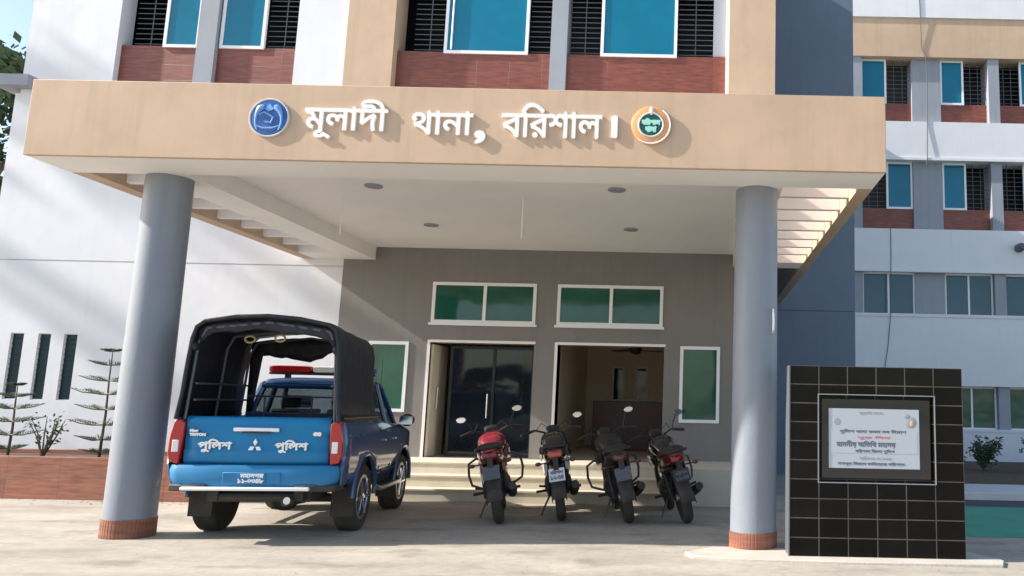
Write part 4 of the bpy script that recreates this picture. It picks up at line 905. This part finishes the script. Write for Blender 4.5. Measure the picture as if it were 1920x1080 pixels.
    # crash guard loops and pegs
    for s, gd in zip((-1, 1), guard):
        if gd: MB().tube([(s*.10, .80, .68), (s*.22, .82, .71), (s*.31, .82, .66), (s*.325, .82, .52), (s*.30, .80, .40), (s*.18, .78, .34), (s*.10, .76, .33)], .015, 8).build('crash_guard', 'engine', t)
        MB().tube([(s*.12, .38, .33), (s*.27, .36, .33)], .016, 8).build('footpeg', 'rubber', t); MB().tube([(s*.13, .12, .40), (s*.22, .10, .42)], .013, 8).build('footpeg', 'rubber', t)
    MB().tube([(-.10, .50, .28), (-.20, .46, .12+.0), (-.245, .45, .035)], .012, 6).build('side_stand', 'engine', t)
    MB().loft([(-.05, -.12, .33, .012, .03), (.1, -.12, .35, .014, .05), (.45, -.12, .38, .014, .05), (.5, -.12, .38, .012, .03)], 10).build('chain_case', 'black', t)
    return t
mat('dryleaf', (.14, .09, .05), .9, var=.4, scale=30)
mat('mirror', (.9, .92, .95), .05, metal=1)
B1 = motorcycle((-2.42, 10.25, 0), 12, 11, 'red motorcycle with both mirrors raised, nearest the police pickup', 'red_paint', 'red_paint', 'platedark', 'bikelamp', mirrors=(.6, 1), guard=(2, 2), steer=6)
B2 = motorcycle((-1.71, 10.62, 0), 10, 9, 'black motorcycle with white plate and silver side panel, second from the pickup', 'blackgloss', 'blackgloss', 'plate', 'orange_lens', side='silver_paint', mirrors=(0, .3), plate_z=.56, guard=(0, 0), steer=-6)
B3 = motorcycle((-.84, 10.55, 0), 12, 13, 'all black motorcycle with grey number plate and crash guard, third from the pickup', 'black', 'black', 'platedark', 'maroon_paint', mirrors=(0, 1.1), guard=(2, 2), steer=4)
B4 = motorcycle((-.09, 10.62, 0), 11, 15, 'dark motorcycle with maroon tail, nearest the right column', 'blackgloss', 'maroon_paint', 'black', 'bikelamp', mirrors=(0, .9), guard=(0, 2), steer=-14)

# dry leaves and grit blown against the planter, steps and kerbs
lt = MB(); rn = random.Random(11)
def leafbit(x, y, s):
    a = rn.random()*PI; c, q = math.cos(a)*s, math.sin(a)*s; z = .004+rn.random()*.006
    lt.add([(x-c, y-q, z), (x+q*.5, y-c*.5, z+s*.25), (x+c, y+q, z), (x-q*.5, y+c*.5, z+s*.1)], [(0, 1, 2, 3)])
for k in range(420):
    u = rn.random()
    if u < .5: leafbit(rn.uniform(-14, -6.7), 11.58-abs(rn.gauss(0, .22)), rn.uniform(.008, .028))
    elif u < .62: leafbit(rn.uniform(-5, 1), 12.26-abs(rn.gauss(0, .12)), rn.uniform(.006, .016))
    else: leafbit(rn.uniform(-9, 3), rn.uniform(6.2, 11.2), rn.uniform(.005, .014))
lo = lt.build('litter', 'dryleaf', smooth=False); lo['kind'] = 'stuff'; lo['label'] = 'dry leaves and grit scattered over the concrete forecourt'
# ================================================================== LOBBY FURNITURE
dk = thing('reception_desk', (-1.35, 17.0, .53), 'dark maroon reception desk inside the right doorway', 'desk')
box('counter', 'maroon', -.85, 1.0, 0, .5, 0, 1.02, dk, bevel=.01); box('desk_top', 'plategrey', -.62, 1.05, -.05, .55, 1.0205, 1.06, dk, bevel=.006)

fn = thing('ceiling_fan', (-1.25, 16.0, 2.56), 'dark ceiling fan hanging inside the right doorway', 'fan')
MB().lathe([(.03, 1.13), (.03, .08), (.11, .05), (.12, 0), (.09, -.06), (.02, -.08)], (0, 0, 0), 'z', 20).build('motor', 'black', fn)
for k in range(3):
    b = MB().box(.10, .62, -.06, .06, -.006, .006).build('blade', 'maroon', fn); b.rotation_euler = (R(8), 0, R(25+120*k))
